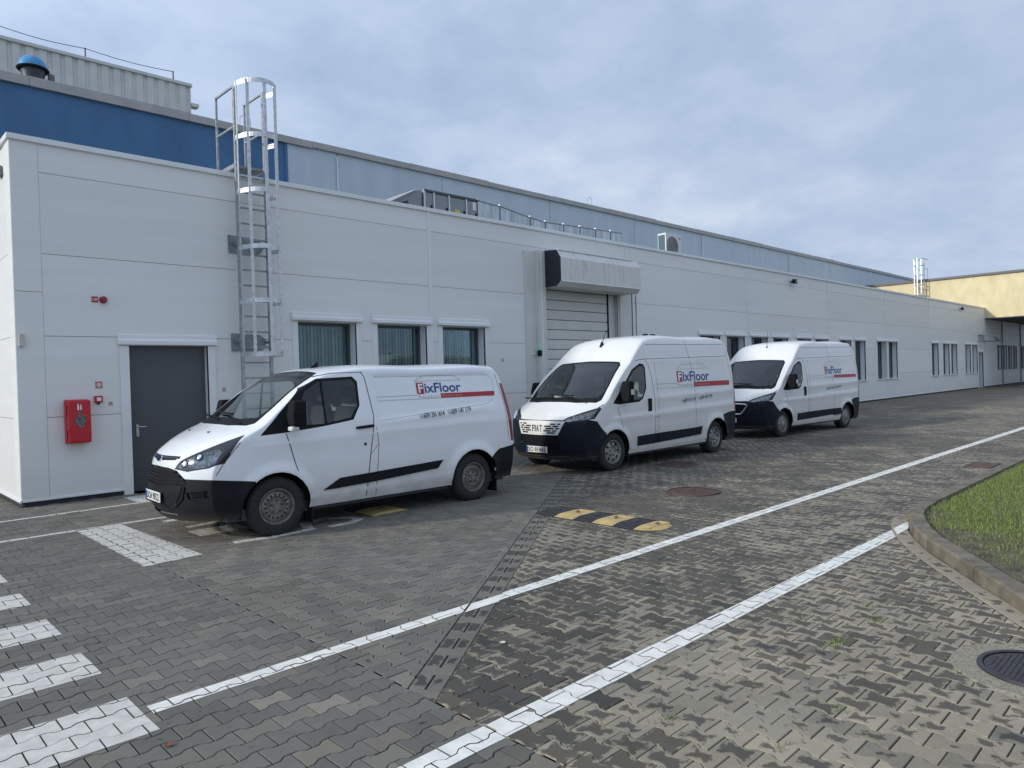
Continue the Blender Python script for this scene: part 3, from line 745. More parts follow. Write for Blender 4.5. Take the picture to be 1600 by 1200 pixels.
# canopy above the far door
cn_ = tag(empty('door_canopy', (55.9, 0, 3.2)), 'small arched clear canopy over the far end door', 'canopy')
m = MB()
for x in (-.75, .75): m.tube([(x, -1.0 * math.sin(t), .0 + .45 * math.cos(t)) for t in [k * math.pi / 16 for k in range(9)]], .03, 6); m.tube([(x, 0, 0), (x, -1.0, 0)], .03, 6)
m.tube([(-.75, -1, 0), (.75, -1, 0)], .03, 6); m.build('canopy_frame', GALVD, cn_)
m = MB(); pr = [(-1.0 * math.sin(k * math.pi / 16), .46 * math.cos(k * math.pi / 16)) for k in range(9)]
for a, c in zip(pr, pr[1:]): m.quad((-.75, *a), (.75, *a), (.75, *c), (-.75, *c))
m.build('canopy_sheet', glass('canopy_sheet', (.8, .85, .86)), cn_, smooth=True)

# ------------------------------------------------------------------ hall behind
HY, HZ = 9.0, 9.78
BLUE = mat('hall_blue', (.055, .155, .30), .6, 0, .13, 1.1, .1, 30, (1, 1, .35))
HGREY = mat('hall_grey', (.50, .575, .62), .5, 0, .06, .8, .05, 30, (2, 1, .3))
CAPG = mat('cap_grey', (.40, .39, .37), .5, .2, .1, 2)
hall = tag(empty('production_hall', (0, HY, 0)), 'tall hall behind the annex, blue at its near end and pale grey beyond', 'building')
hall.location = (0, 0, 0)
MB().box(-14, 9.06, HY, HY + .1, 0, HZ).build('blue_wall', BLUE, hall)
HJ = [9.1, 10.98, 15.6, 21.77, 28.2, 34.75, 40.3, 45.8, 52.9, 59.0, 66, 76]
for a, c in zip(HJ, HJ[1:]): MB().box(a + .012, c - .012, HY + .002, HY + .08, 0, HZ - .01).build('wall_panel', HGREY, hall, bevel=.006)
MB().box(9.0, 76, HY + .05, HY + .12, 0, HZ - .02).build('wall_core', JOINT, hall)
MB().box(9.02, 9.12, HY - .03, HY + .03, 0, HZ).build('joint_strip', BLUE, hall)
x = -14
while x < 76: MB().box(x + .003, x + 3.997, HY - .09, HY + .4, HZ - .2 if x < 9 else HZ - .17, HZ + .03 + .012 * (int(x) % 3)).build('roof_cap', CAPG, hall, bevel=.01); x += 4
MB().box(-14, 76, HY + .12, HY + 30, HZ - .3, HZ - .12).build('roof', ROOFG, hall)
MB().box(-14, -13.9, HY + .1, HY + 30, 0, HZ).build('blue_wall', BLUE, hall)
for x in (10.95, 34.7, 46): MB().tube([(x, HY - .05, 5.3), (x, HY - .05, HZ - .3)], .03, 6).build('downpipe', TRIM, hall)
for x in (7.6, 24.6, 53.5): 
    MB().tube([(x, HY + .1, HZ), (x + .02, HY + .1, HZ + .35), (x + .2, HY + .12, HZ + .48), (x + .38, HY + .15, HZ + .35), (x + .4, HY + .2, HZ - .02)], .010, 5).build('cable_loop', GALVD, hall)

CORR = mat('corrugated_sheet', (.62, .62, .58), .5, .1, .08, 2, 0, 30)
cy_, cz1 = 14.0, 12.68
pent = tag(empty('roof_plant_room', (0, 0, 0)), 'corrugated light grey plant room on top of the blue hall', 'building')
m = MB(); x = -14; pv = None; prof = []
while x < 7.9: prof += [(x, 0), (x + .20, 0), (x + .235, .05), (x + .325, .05), (x + .36, 0)]; x += .36
prof = [p for p in prof if p[0] <= 7.95] + [(7.97, 0)]
for a, c in zip(prof, prof[1:]):
    if c[0] - a[0] > 1e-4: m.quad((a[0], cy_ + a[1], HZ - .3), (c[0], cy_ + c[1], HZ - .3), (c[0], cy_ + c[1], cz1), (a[0], cy_ + a[1], cz1))
m.build('corrugated_wall', CORR, pent)
MB().box(7.93, 7.99, cy_ + .02, cy_ + 12, HZ - .3, cz1).build('end_wall', CORR, pent)
MB().box(-14, 8.03, cy_ - .06, cy_ + .3, cz1 - .02, cz1 + .09).build('roof_cap', CORR, pent, bevel=.01)
MB().box(-14, 7.99, cy_ + .3, cy_ + 12, cz1 - .1, cz1 + .03).build('roof', ROOFG, pent)
MB().box(7.99, 8.25, cy_ - .05, cy_ + .25, cz1 - .72, cz1 - .60).build('gutter_outlet', CORR, pent)
lc = tag(empty('lightning_conductor', (0, cy_, cz1)), 'thin lightning conductor wire on short posts along the corrugated roof edge', 'wire'); 
xs = [-13, -9, -5.5, -2.2, .05, 2.2, 4.6, 7.4]
for x in xs: MB().tube([(x, .05, .05), (x, .05, .42)], .025, 5).build('post', DARKM, lc)
w_ = []
for a, c in zip(xs, xs[1:]): w_ += [(a + (c - a) * k / 6, .05, .40 - .07 * math.sin(math.pi * k / 6)) for k in range(6)]
MB().tube(w_ + [(7.4, .05, .4)], .012, 4).build('wire', DARKM, lc)

# blue roof fan
fn = tag(empty('roof_fan', (2.34, 10.2, HZ - .12)), 'round blue domed roof fan on the edge of the blue hall', 'roof fan')
m = MB(); m.lathe([(0, 1.20), (.10, 1.19), (.20, 1.15), (.29, 1.06), (.345, .93), (.355, .84)], (0, 0, 0), 'z', 28); m.build('dome', mat('fan_blue', (.045, .25, .50), .4, 0, .1, 4), fn, smooth=True)
m = MB(); m.lathe([(.33, .87), (.37, .87), (.39, .84), (.37, .81), (.32, .81)], (0, 0, 0), 'z', 28); m.build('rim', BLACK, fn, smooth=True)
m = MB(); m.lathe([(.30, .84), (.26, .6), (.26, .0)], (0, 0, 0), 'z', 20); m.build('base', DARKM, fn, smooth=True)
m = MB(); m.box(.36, .50, -.07, .07, .64, .80); m.box(.40, .45, -.08, .08, .5, .66); m.box(.3, .46, -.03, .03, .78, .83); m.build('motor_box', mat('fan_grey', (.16, .16, .15), .5), fn, bevel=.01)

# ------------------------------------------------------------------ yellow block across the road
YEL = mat('yellow_render', (.68, .585, .35), .85, 0, .10, 2.2, .25, 50, (1, 1, .45))
yb = tag(empty('yellow_block', (57, 0, 0)), 'pale yellow rendered upper block bridging the road at the far end', 'building')
MB().box(0, 16, -17, 9, 4.86, 7.86).build('rendered_wall', YEL, yb, bevel=.01)
MB().box(-.02, 16, -17, 8.99, 4.80, 4.858).build('soffit', mat('soffit_dark', (.10, .10, .10), .8), yb)
MB().box(-.12, 16, -17.1, 9, 7.862, 8.02).build('roof_cap', mat('cap_dark', (.11, .11, .115), .5), yb)
for y in (-3.1, -9.5, -16): MB().box(.3, .75, y - .22, y + .22, 0, 4.8).build('column', mat('column_grey', (.45, .46, .46), .7), yb, bevel=.02)

# ------------------------------------------------------------------ caged ladders
HOOP = mat('galvanised_bright', (.58, .60, .61), .40, .6, .2, 14, .05, 90)
def cage_ladder(loc, rz, z0, zroof, zt, w_, cr, rings, label, detail=True, plates=(), GALV=GALV):
    """ladder in local frame: wall at y=0, climber side -y"""
    L = tag(empty('cage_ladder', loc, rz), label, 'ladder', 'caged ladders'); h = w_ / 2; yl = -.20
    for s_ in (-1, 1):
        MB().bar((s_ * h, yl, z0), (s_ * h, yl, zt), .048, .07).build('stile', GALV, L)
    z = z0 + .12; k = 0
    while z < zroof + .1:
        MB().bar((-h, yl, z), (h, yl, z), .03, .03).build('rung', GALVD, L); z += .28
    n = 20; ctr = yl - cr * .92
    for z in rings:
        m = MB(); pv = None
        for k in range(n + 1):
            t = math.pi * k / n; x = cr * math.cos(t) * 1.0; y = yl - .06 - (cr * 1.75) * math.sin(t) ** .8
            if k in (0, n): x = math.copysign(h + .02, x); y = yl
            if pv: m.prism([(pv[0], pv[1], z - .04), (x, y, z - .04), (x, y, z + .04), (pv[0], pv[1], z + .04)], Vector((0, .006, 0)))
            pv = (x, y)
        m.build('hoop', HOOP, L)
    zb, zt2 = min(rings), max(rings)
    for t in (.10, .30, .52, .76, .92):
        t *= math.pi; x = cr * math.cos(t); y = yl - .06 - cr * 1.75 * math.sin(t) ** .8 + .012
        MB().bar((x, y, zb - .03), (x, y, zt2 + .03), .010 if abs(math.cos(t)) > .8 else .058, .05 if abs(math.cos(t)) > .8 else .010, (0, 1, 0)).build('strap', HOOP, L)
    for z in plates:
        m = MB(); m.prism([(-h - .12, -.03, z - .16), (h - .12, -.03, z - .16), (h - .02, -.03, z - .08), (h - .02, -.03, z + .06), (h - .12, -.03, z + .14), (-h - .12, -.03, z + .16)], (0, .028, 0)); m.build('wall_plate', GALVD, L, bevel=.004)
        for s_ in (-1, 1): MB().bar((s_ * h, yl, z), (s_ * h, -.02, z), .04, .05).build('wall_bracket', GALVD, L)
    for s_ in (-1, 1):                        # handrails over the parapet
        m = MB(); x = s_ * (h + .0); zr = zroof + .08
        m.bar((x, yl, zt), (x, yl + .80, zt), .035, .035); m.bar((x, yl + .80, zt + .017), (x, yl + .80, zr), .035, .035); m.bar((x, yl, zt - .72), (x, yl + .80, zt - .72), .03, .03); m.bar((x, yl, zr), (x, yl + .80, zr), .04, .07)
        m.build('handrail', GALV, L)
    m = MB()
    for k in range(14): m.box(-h, h, yl + .05 + k * .06, yl + .06 + k * .06, zroof + .06, zroof + .10)
    for k in range(6): m.box(-h + k * w_ / 5.2, -h + k * w_ / 5.2 + .006, yl + .05, yl + .9, zroof + .065, zroof + .095)
    tag(m.build('platform_grating', GALVD, L), kind='stuff')
    return L
cage_ladder((3.64, 0, 0), 0, .9, 5.62, 7.12, .54, .36, [2.28, 3.22, 4.17, 5.16, 6.12, 7.06], 'tall galvanised caged ladder on the front wall beside the grey door', plates=(2.52, 4.30))
cage_ladder((57, 3.95, 0), -math.pi / 2, 6.2, 7.95, 9.55, .5, .36, [6.9, 7.6, 8.3, 9.0, 9.5], 'small distant caged ladder on the yellow wall above the roof edge', plates=(6.8,), GALV=mat('galvanised_far', (.50, .51, .52), .6, .3))

# ------------------------------------------------------------------ roof machinery
AY = 4.0
ahu = tag(empty('air_handling_unit', (11.9, AY, 5.38)), 'grey air handling unit with doors and sloping intake hood on the annex roof', 'air handling unit')
AGR = mat('ahu_grey', (.26, .275, .29), .45, .2, .08, 3); ALU = mat('aluminium', (.60, .61, .62), .35, .7)
MB().box(-1.05, 1.05, .03, 1.5, .2, 1.92).build('casing', AGR, ahu, bevel=.01)
for k, (a, c) in enumerate(((-1.04, -.72), (-.70, -.14), (-.12, .55), (.57, 1.04))):
    p_ = MB().box(a + .03, c - .03, -.005, .03, .25, 1.86).build('door_panel', AGR, ahu, bevel=.008)
    MB().box(c - .12, c - .06, -.03, -.006, 1.36, 1.52).build('latch', BLACK, p_, bevel=.01)
for x in (-1.06, -.71, -.13, .56, 1.06): MB().box(x - .028, x + .028, -.02, .035, .2, 1.95).build('post', ALU, ahu)
MB().box(-1.08, 1.08, -.03, .05, 1.90, 1.96).build('top_rail', mat('rail_dark', (.08, .085, .09), .4), ahu)
MB().box(.1, .28, -.012, -.005, 1.38, 1.52).build('warning_label', mat('label_yellow', (.70, .55, .03), .5), ahu)
MB().box(.33, .45, -.012, -.005, 1.30, 1.40).build('warning_label', mat('label_orange', (.65, .25, .02), .5), ahu)
MB().box(.82, .95, -.012, -.005, 1.60, 1.85).build('data_plate', WSIGN, ahu)
m = MB(); m.prism([(-1.12, .05, 1.2), (-1.12, .05, 1.92), (-1.38, .05, 1.88), (-2.25, .05, 1.42), (-2.2, .05, 1.36), (-1.62, .05, 1.55), (-1.55, .05, 1.2)], (0, 1.4, 0)); m.build('intake_hood', AGR, ahu)
MB().bar((-1.36, .7, 1.90), (-2.24, .7, 1.44), 1.46, .02).build('hood_top', ALU, ahu)
MB().box(-1.4, 1.2, .1, 1.4, 0, .2).build('base_frame', DARKM, ahu)
duct = tag(empty('roof_duct', (13.0, AY, 5.38)), 'long galvanised sheet duct running from the air handling unit along the roof', 'duct')
DUCT = mat('duct_sheet', (.50, .56, .58), .38, .25, .30, 2.2, .06, 12, (3, 1, .3))
st = [(.0, 1.93), (.95, 1.90), (2.35, 1.72), (3.1, 1.66), (4.05, 1.69), (4.95, 1.72), (5.85, 1.74), (6.75, 1.77), (7.5, 1.79)]
for (a, za), (c, zc) in zip(st, st[1:]):
    m = MB(); m.prism([(a + .01, .05, .35), (c - .01, .05, .35), (c - .01, .05, zc), (a + .01, .05, za)], (0, 1.1, 0)); m.build('duct_section', DUCT, duct)
    MB().box(a - .012, a + .012, .03, 1.18, .33, za + .015).build('flange', mat('flange_dark', (.16, .17, .18), .5, .3), duct); MB().bar((a, .045, za + .006), (c, .045, zc + .006), .02, .02).build('edge_rail', mat('flange_dark', (.16, .17, .18), .5, .3), duct)
    MB().box(a - .03, a + .03, .02, .09, za + .016, za + .07).build('corner_cleat', WSIGN, duct)
for a in (1, 4, 7): MB().box(a - .05, a + .05, .2, 1.0, 0, .35).build('support', DARKM, duct)
ac = tag(empty('air_conditioner', (24.0, AY, 5.38)), 'white outdoor air conditioner unit on the roof behind the parapet', 'air conditioner')
ACW = mat('ac_white', (.66, .66, .64), .5)
MB().box(-.56, .6, .0, .42, .95, 2.18).build('casing', ACW, ac, bevel=.02)
MB().box(-.568, -.558, .06, .38, 1.05, 2.1).build('coil', mat('coil_teal', (.03, .10, .125), .5), ac)
m = MB(); m.lathe([(.0, -.03), (.40, -.03), (.42, -.012), (.42, 0)], (-.1, 0, 1.65), 'y', 28); m.build('fan_grille', mat('ac_grille', (.20, .20, .20), .6), ac, smooth=True)
for r_ in (.12, .2, .28, .36): 
    m = MB(); m.lathe([(r_ - .008, -.04), (r_ + .008, -.04), (r_ + .008, -.03)], (-.1, 0, 1.65), 'y', 24); m.build('grille_ring', GALVD, ac)
MB().box(.36, .54, -.004, 0, 2.0, 2.06).build('maker_plate', GALVD, ac)
for x in (-.5, .5): MB().box(x - .03, x + .03, 0, .4, 0, .95).build('stand_leg', GALVD, ac)
vp = tag(empty('roof_pipe', (5.3, 1.2, 5.38)), 'short pale cable ducts poking above the parapet right of the ladder', 'pipe')
MB().box(-.4, .5, -.06, .06, .36, .42).build('tray', TRIM, vp); MB().tube([(-.3, 0, 0), (-.3, 0, .38)], .03, 6).build('post', TRIM, vp); MB().tube([(.4, 0, 0), (.4, 0, .38)], .03, 6).build('post', TRIM, vp)

# ------------------------------------------------------------------ small things on the wall
cb = tag(empty('fire_cabinet', (.75, -.001, 1.25)), 'red plastic fire extinguisher cabinet hung on the wall left of the grey door', 'fire cabinet')
MB().box(-.165, .165, -.11, 0, -.34, .34).build('back_shell', RED, cb, bevel=.02)
MB().box(-.155, .16, -.23, -.112, -.335, .335).build('lid', RED, cb, bevel=.03, seg=3)
for z in (-.2, .18): MB().box(-.175, -.155, -.16, -.08, z - .07, z + .07).build('clip', RED, cb, bevel=.008)
m = MB(); pl = [(0, .15), (.02, .09), (.05, .10), (.06, .05), (.10, .02), (.06, -.03), (.05, -.09), (.0, -.12), (-.03, -.08), (-.07, -.06), (-.06, -.01), (-.10, .01), (-.05, .05), (-.04, .10)]
m.quad(*[(x + .01, -.2335, z + .01) for x, z in pl]); m.build('torn_label', mat('torn_label', (.13, .13, .12), .7, 0, .9, 30), cb)
m = MB(); m.box(-.03, -.005, -.236, -.2325, .18, .25); m.box(.01, .03, -.236, -.2325, .18, .25); m.box(-.03, -.012, -.236, -.2325, .254, .275); m.box(.012, .024, -.236, -.2325, .254, .27); m.build('pictogram', WSIGN, cb)
def plate(name, x0, x1, z0, z1, m, label, cat, t_=.006):
    e = tag(empty(name, ((x0 + x1) / 2, -.001, (z0 + z1) / 2)), label, cat); a, c = (x1 - x0) / 2, (z1 - z0) / 2
    MB().box(-a, a, -t_, 0, -c, c).build('plate', m, e, bevel=.002); return e, a, c
e, a, c = plate('fire_sign', 1.025, 1.115, 3.13, 3.225, REDS, 'small square red sign with a white outline left of the siren', 'sign')
MB().lathe([(.016, -.0075), (.022, -.0075)], (-.012, 0, 0), 'y', 16).build('symbol', WSIGN, e); MB().box(.008, .03, -.009, -.006, -.014, .014).build('symbol', WSIGN, e)
e = tag(empty('siren', (1.19, -.001, 3.175)), 'round dark red alarm siren high on the wall', 'siren')
m = MB(); m.lathe([(0, -.085), (.03, -.085), (.042, -.07), (.055, -.05), (.058, 0)], (0, 0, 0), 'y', 20); m.build('dome', mat('siren_red', (.22, .015, .02), .3), e, smooth=True)
m = MB(); m.lathe([(.02, -.088), (.034, -.088), (.034, -.08)], (0, 0, 0), 'y', 16); m.build('ring', REDS, e)
e, a, c = plate('fire_sign', 1.035, 1.14, 1.755, 1.865, REDS, 'square red fire alarm sign above the call point', 'sign')
m = MB(); k = .9
m.box(-a * k, a * k, -.008, -.006, c * k - .006, c * k); m.box(-a * k, a * k, -.008, -.006, -c * k, -c * k + .006); m.box(-a * k, -a * k + .006, -.008, -.006, -c * k, c * k); m.box(a * k - .006, a * k, -.008, -.006, -c * k, c * k); m.build('border', WSIGN, e)
m = MB(); m.lathe([(.012, -.0085), (.030, -.0085)], (0, 0, 0), 'y', 20); m.build('symbol', WSIGN, e)
e, a, c = plate('call_point', 1.01, 1.125, 1.53, 1.635, RED, 'small red manual fire alarm call point with white window', 'call point', .05)
MB().box(-.03, .035, -.056, -.05, -.03, .025).build('window', WSIGN, e, bevel=.003); MB().prism([(-.03, -.03, -.055), (.03, -.03, -.055), (.0, -.03, -.09)], (0, .03, 0)).build('cable_gland', BLACK, e)
e, a, c = plate('notice', 1.215, 1.28, 1.465, 1.535, mat('notice_grey', (.42, .42, .42), .5), 'tiny grey notice just left of the door frame', 'notice', .004)
MB().box(-.022, .022, -.006, -.004, .005, .018).build('print', REDS, e)
e, a, c = plate('notice', 3.06, 3.13, 1.63, 1.71, mat('notice_pink', (.50, .42, .42), .5), 'tiny pinkish notice on the wall right of the grey door', 'notice', .004)
MB().box(-.022, .022, -.006, -.004, -.02, -.006).build('print', REDS, e)
e, a, c = plate('junction_box', .03, .10, 2.42, 2.60, mat('box_beige', (.52, .50, .46), .5), 'small beige box on the left corner trim', 'junction box', .06)
e, a, c = plate('notice', 9.98, 10.06, 2.12, 2.20, mat('notice_grey', (.42, .42, .42), .5), 'tiny grey notice on the wall left of the dock gate', 'notice', .004)
e = tag(empty('wall_lamp', (-.001, .62, 5.16)), 'small grey lamp on the sunlit end wall', 'lamp'); MB().box(-.10, 0, -.10, .10, -.08, .08).build('housing', mat('lamp_grey', (.25, .24, .22), .5), e, bevel=.02)
e = tag(empty('signal_lamp', (11.19, -.05, 2.38)), 'small black and green signal lamp on the left gate post', 'signal lamp')
m = MB(); m.lathe([(0, .12), (.03, .115), (.042, .09), (.042, .03), (.03, .02)], (.02, -.10, 0), 'z', 14); m.build('lens', mat('lamp_green', (.10, .55, .30), .3, emit=((.1, .8, .4), .06)), e, smooth=True)
m = MB(); m.lathe([(0, .02), (.05, .02), (.062, -.02), (.062, -.10), (.045, -.13), (0, -.13)], (.02, -.10, 0), 'z', 14); m.build('housing', BLACK, e, smooth=True)
MB().tube([(.0, 0, -.06), (.02, -.1, -.06)], .015, 6).build('arm', BLACK, e); MB().tube([(-.34, .05, -.08), (0, -.06, -.075)], .010, 5).build('conduit', TRIM, e)
for x, z, lb in ((26.28, 5.25, 'small black floodlight under the roof edge above the far windows'), (50.85, 5.25, 'tiny black camera under the roof edge near the far end')):
    e = tag(empty('floodlight' if x < 30 else 'security_camera', (x, 0, z)), lb, 'floodlight' if x < 30 else 'camera')
    MB().box(-.14, .14, -.22, -.10, -.09, .08).build('housing', BLACK, e, bevel=.015); MB().box(-.03, .03, -.12, 0, -.03, .03).build('bracket', BLACK, e); MB().box(-.11, .11, -.226, -.221, -.06, .05).build('lens', GLASSW, e)
e, a, c = plate('warning_sign', 55.5, 55.85, 2.75, 3.08, WSIGN, 'small white sign with a triangle above the far door', 'sign', .01)
m = MB(); m.prism([(-.11, -.013, -.1), (.11, -.013, -.1), (0, -.013, .1)], (0, .003, 0)); m.build('triangle', mat('notice_dark', (.2, .2, .18), .6), e)

# ------------------------------------------------------------------ things on the ground
def manhole(loc, r_, label, ring=None, m0=None):
    e = tag(empty('manhole_cover', loc), label, 'manhole cover')
    if ring: MB().lathe([(r_ * .98, .0045), (ring, .0045), (ring + .01, -.01)], (0, 0, 0), 'z', 48).build('concrete_ring', mat('ring_concrete', (.25, .225, .165), .9, 0, .45, 70, .5, 90), e)
    MB().lathe([(r_ * .9, .014), (r_ * .92, .018), (r_ * .985, .018), (r_, .012), (r_, -.01)], (0, 0, 0), 'z', 48).build('frame', m0, e)
    m = MB(); m.lathe([(0, .010), (r_ * .87, .010), (r_ * .89, .004)], (0, 0, 0), 'z', 40); m.build('lid', m0, e)
    p_ = MB()
    for i in range(-9, 10):
        for j in range(-9, 10):
            x, y = i * r_ * .092, j * r_ * .092
            if math.hypot(x, y) < r_ * .80: p_.box(x - r_ * .03, x + r_ * .03, y - r_ * .03, y + r_ * .03, .0095, .0145)
    tag(p_.build('tread_studs', m0, e, fix=False), kind='stuff')
IRON = mat('cast_iron', (.055, .052, .056), .5, .5, .3, 9, .3, 80); RUST = mat('rusty_iron', (.10, .065, .055), .65, .3, .35, 9, .3, 80)
manhole((2.75, -11.98, 0), .29, 'dark cast iron manhole cover in a concrete ring at the lower right', .42, IRON)
manhole((6.92, -7.20, .003), .38, 'rusty round manhole cover in front of the second van', None, RUST)
manhole((9.44, -5.33, .003), .36, 'rusty round manhole cover close to the rear wheel of the second van', None, RUST)
e = tag(empty('drain_grate', (12.1, -9.82, .002)), 'reddish rectangular drain grate by the straight kerb', 'drain grate')
m = MB(); m.box(-.36, .36, -.03, 0, 0, .012); m.box(-.36, .36, .33, .36, 0, .012); m.build('frame', RUST, e); m = MB()
for k in range(12): m.box(-.36 + k * .06, -.33 + k * .06, 0, .33, 0, .01)
m.each('bar', RUST, e)
YB = mat('bump_yellow', (.45, .33, .14), .7, 0, .15, 12, .2, 60); BB = mat('bump_black', (.022, .022, .025), .75, 0, .3, 12, .2, 60)
def bump_segment(par, y0, y1, m0, end=False):
    n = 12; prof = [(-.28 + .56 * k / n, .006 + .026 * min(1, math.sin(math.pi * k / n) * 1.35) ** .8) for k in range(n + 1)]
    m = MB(); L = y1 - y0; rows = [0, 1] if not end else [0, .25, .5, .7, .85, .95, 1]
    P = []
    for t in rows:
        s_ = 1 if not end else math.sqrt(max(0.0004, 1 - t * t)); P.append([(x * s_, y0 + L * t, .004 + (z - .004) * (1 if not end else max(.15, s_))) for x, z in prof])
    for a, c in zip(P, P[1:]):
        for k in range(n): m.quad(a[k], a[k + 1], c[k + 1], c[k])
    if True: m.quad(*[(x, y, z) for x, y, z in P[0]], (P[0][-1][0], y0, 0), (P[0][0][0], y0, 0))
    m.quad(*[(x, y, z) for x, y, z in P[-1]], (P[-1][-1][0], P[-1][0][1], 0), (P[-1][0][0], P[-1][0][1], 0))
    sgm = m.build('segment', m0, par, smooth=True)
    ym = (y0 + y1) / 2
    r_ = MB()
    for x in (-.20, -.15, -.10, .10, .15, .20): r_.bar((x, y0 + L * .08, .036 - abs(x) * .05), (x, y0 + L * (.9 if not end else .6), .036 - abs(x) * .05), .012, .008)
    r_.each('rib', m0, sgm)
    m = MB(); m.lathe([(0, .056), (.022, .054), (.028, .045)], (.0, ym, 0), 'z', 10); m.build('bolt', DARKM, sgm)
sb = tag(empty('speed_bump', (4.62, 0, 0)), 'black and yellow rubber speed bump on the brown paving', 'speed bump')
ys = [-6.50, -6.82, -7.12, -7.42, -7.72, -8.02, -8.29]
for k in range(6): bump_segment(sb, ys[k], ys[k + 1], (BB, YB)[k % 2], k == 5)
sb2 = tag(empty('speed_bump', (3.22, 0, 0)), 'yellow end piece of a speed bump under the nearest van', 'speed bump')
bump_segment(sb2, -4.50, -4.92, YB, False); bump_segment(sb2, -4.50, -4.2, BB)
def leaf(loc, s_, m0, rz, label):
    m = MB(); pl = [(0, -1), (.3, -.6), (.7, -.55), (.55, -.1), (.9, .2), (.4, .35), (.25, .9), (0, .7), (-.25, .95), (-.4, .3), (-.95, .25), (-.5, -.1), (-.65, -.6), (-.3, -.55)]
    m.v = [(x * s_, y * s_ * .7, .006 + .3 * s_ * (abs(x) ** 1.5) * .4) for x, y in pl] + [(0, 0, .004)]; n = len(pl); m.f = [(k, (k + 1) % n, n) for k in range(n)]
    o = tag(m.build('fallen_leaf', m0), label, 'leaf', 'fallen leaves'); o.location = loc; o.rotation_euler = (0, 0, rz)
leaf((-.98, -9.12, .003), .035, mat('leaf_brown', (.16, .06, .03), .7, 0, .4, 60), .7, 'brown dry leaf beside the nearest zebra stripe')
leaf((1.03, -9.38, .003), .032, mat('leaf_pale', (.58, .58, .55), .7), .2, 'pale scrap lying on the dark wet paving between the white lines')
leaf((-.62, -8.42, .003), .02, mat('leaf_tan', (.30, .25, .18), .7), 1.4, 'small tan leaf beside the start of the long white line')
# ================================================================== VANS
def crom(P, n):
    """centripetal-ish Catmull-Rom through rows of numbers, n samples per span"""
    P = np.array(P, float); o = []
    Q = np.vstack([2 * P[0] - P[1], P, 2 * P[-1] - P[-2]])
    for i in range(1, len(Q) - 2):
        p0, p1, p2, p3 = Q[i - 1], Q[i], Q[i + 1], Q[i + 2]
        L0 = max(np.linalg.norm((p1 - p0)[:2]), 1e-3); L1 = max(np.linalg.norm((p2 - p1)[:2]), 1e-3); L2 = max(np.linalg.norm((p3 - p2)[:2]), 1e-3)
        m1 = ((p2 - p1) / L1 * L0 + (p1 - p0) / L0 * L1) / (L0 + L1) * L1; m2 = ((p3 - p2) / L2 * L1 + (p2 - p1) / L1 * L2) / (L1 + L2) * L1
        k = max(2, int(round(n * min(1.6, max(.35, L1 / .3)))))
        for j in range(k):
            t = j / k; o.append((2 * t**3 - 3 * t**2 + 1) * p1 + (t**3 - 2 * t**2 + t) * m1 + (-2 * t**3 + 3 * t**2) * p2 + (t**3 - t**2) * m2)
    o.append(P[-1]); return np.array(o)
def hull(pts):
    pts = sorted(set(pts)); 
    def half(ps):
        h = []
        for p in ps:
            while len(h) > 1 and (h[-1][0] - h[-2][0]) * (p[1] - h[-2][1]) - (h[-1][1] - h[-2][1]) * (p[0] - h[-2][0]) <= 0: h.pop()
            h.append(p)
        return h
    a = half(pts); b_ = half(pts[::-1]); return a[:-1] + b_[:-1]
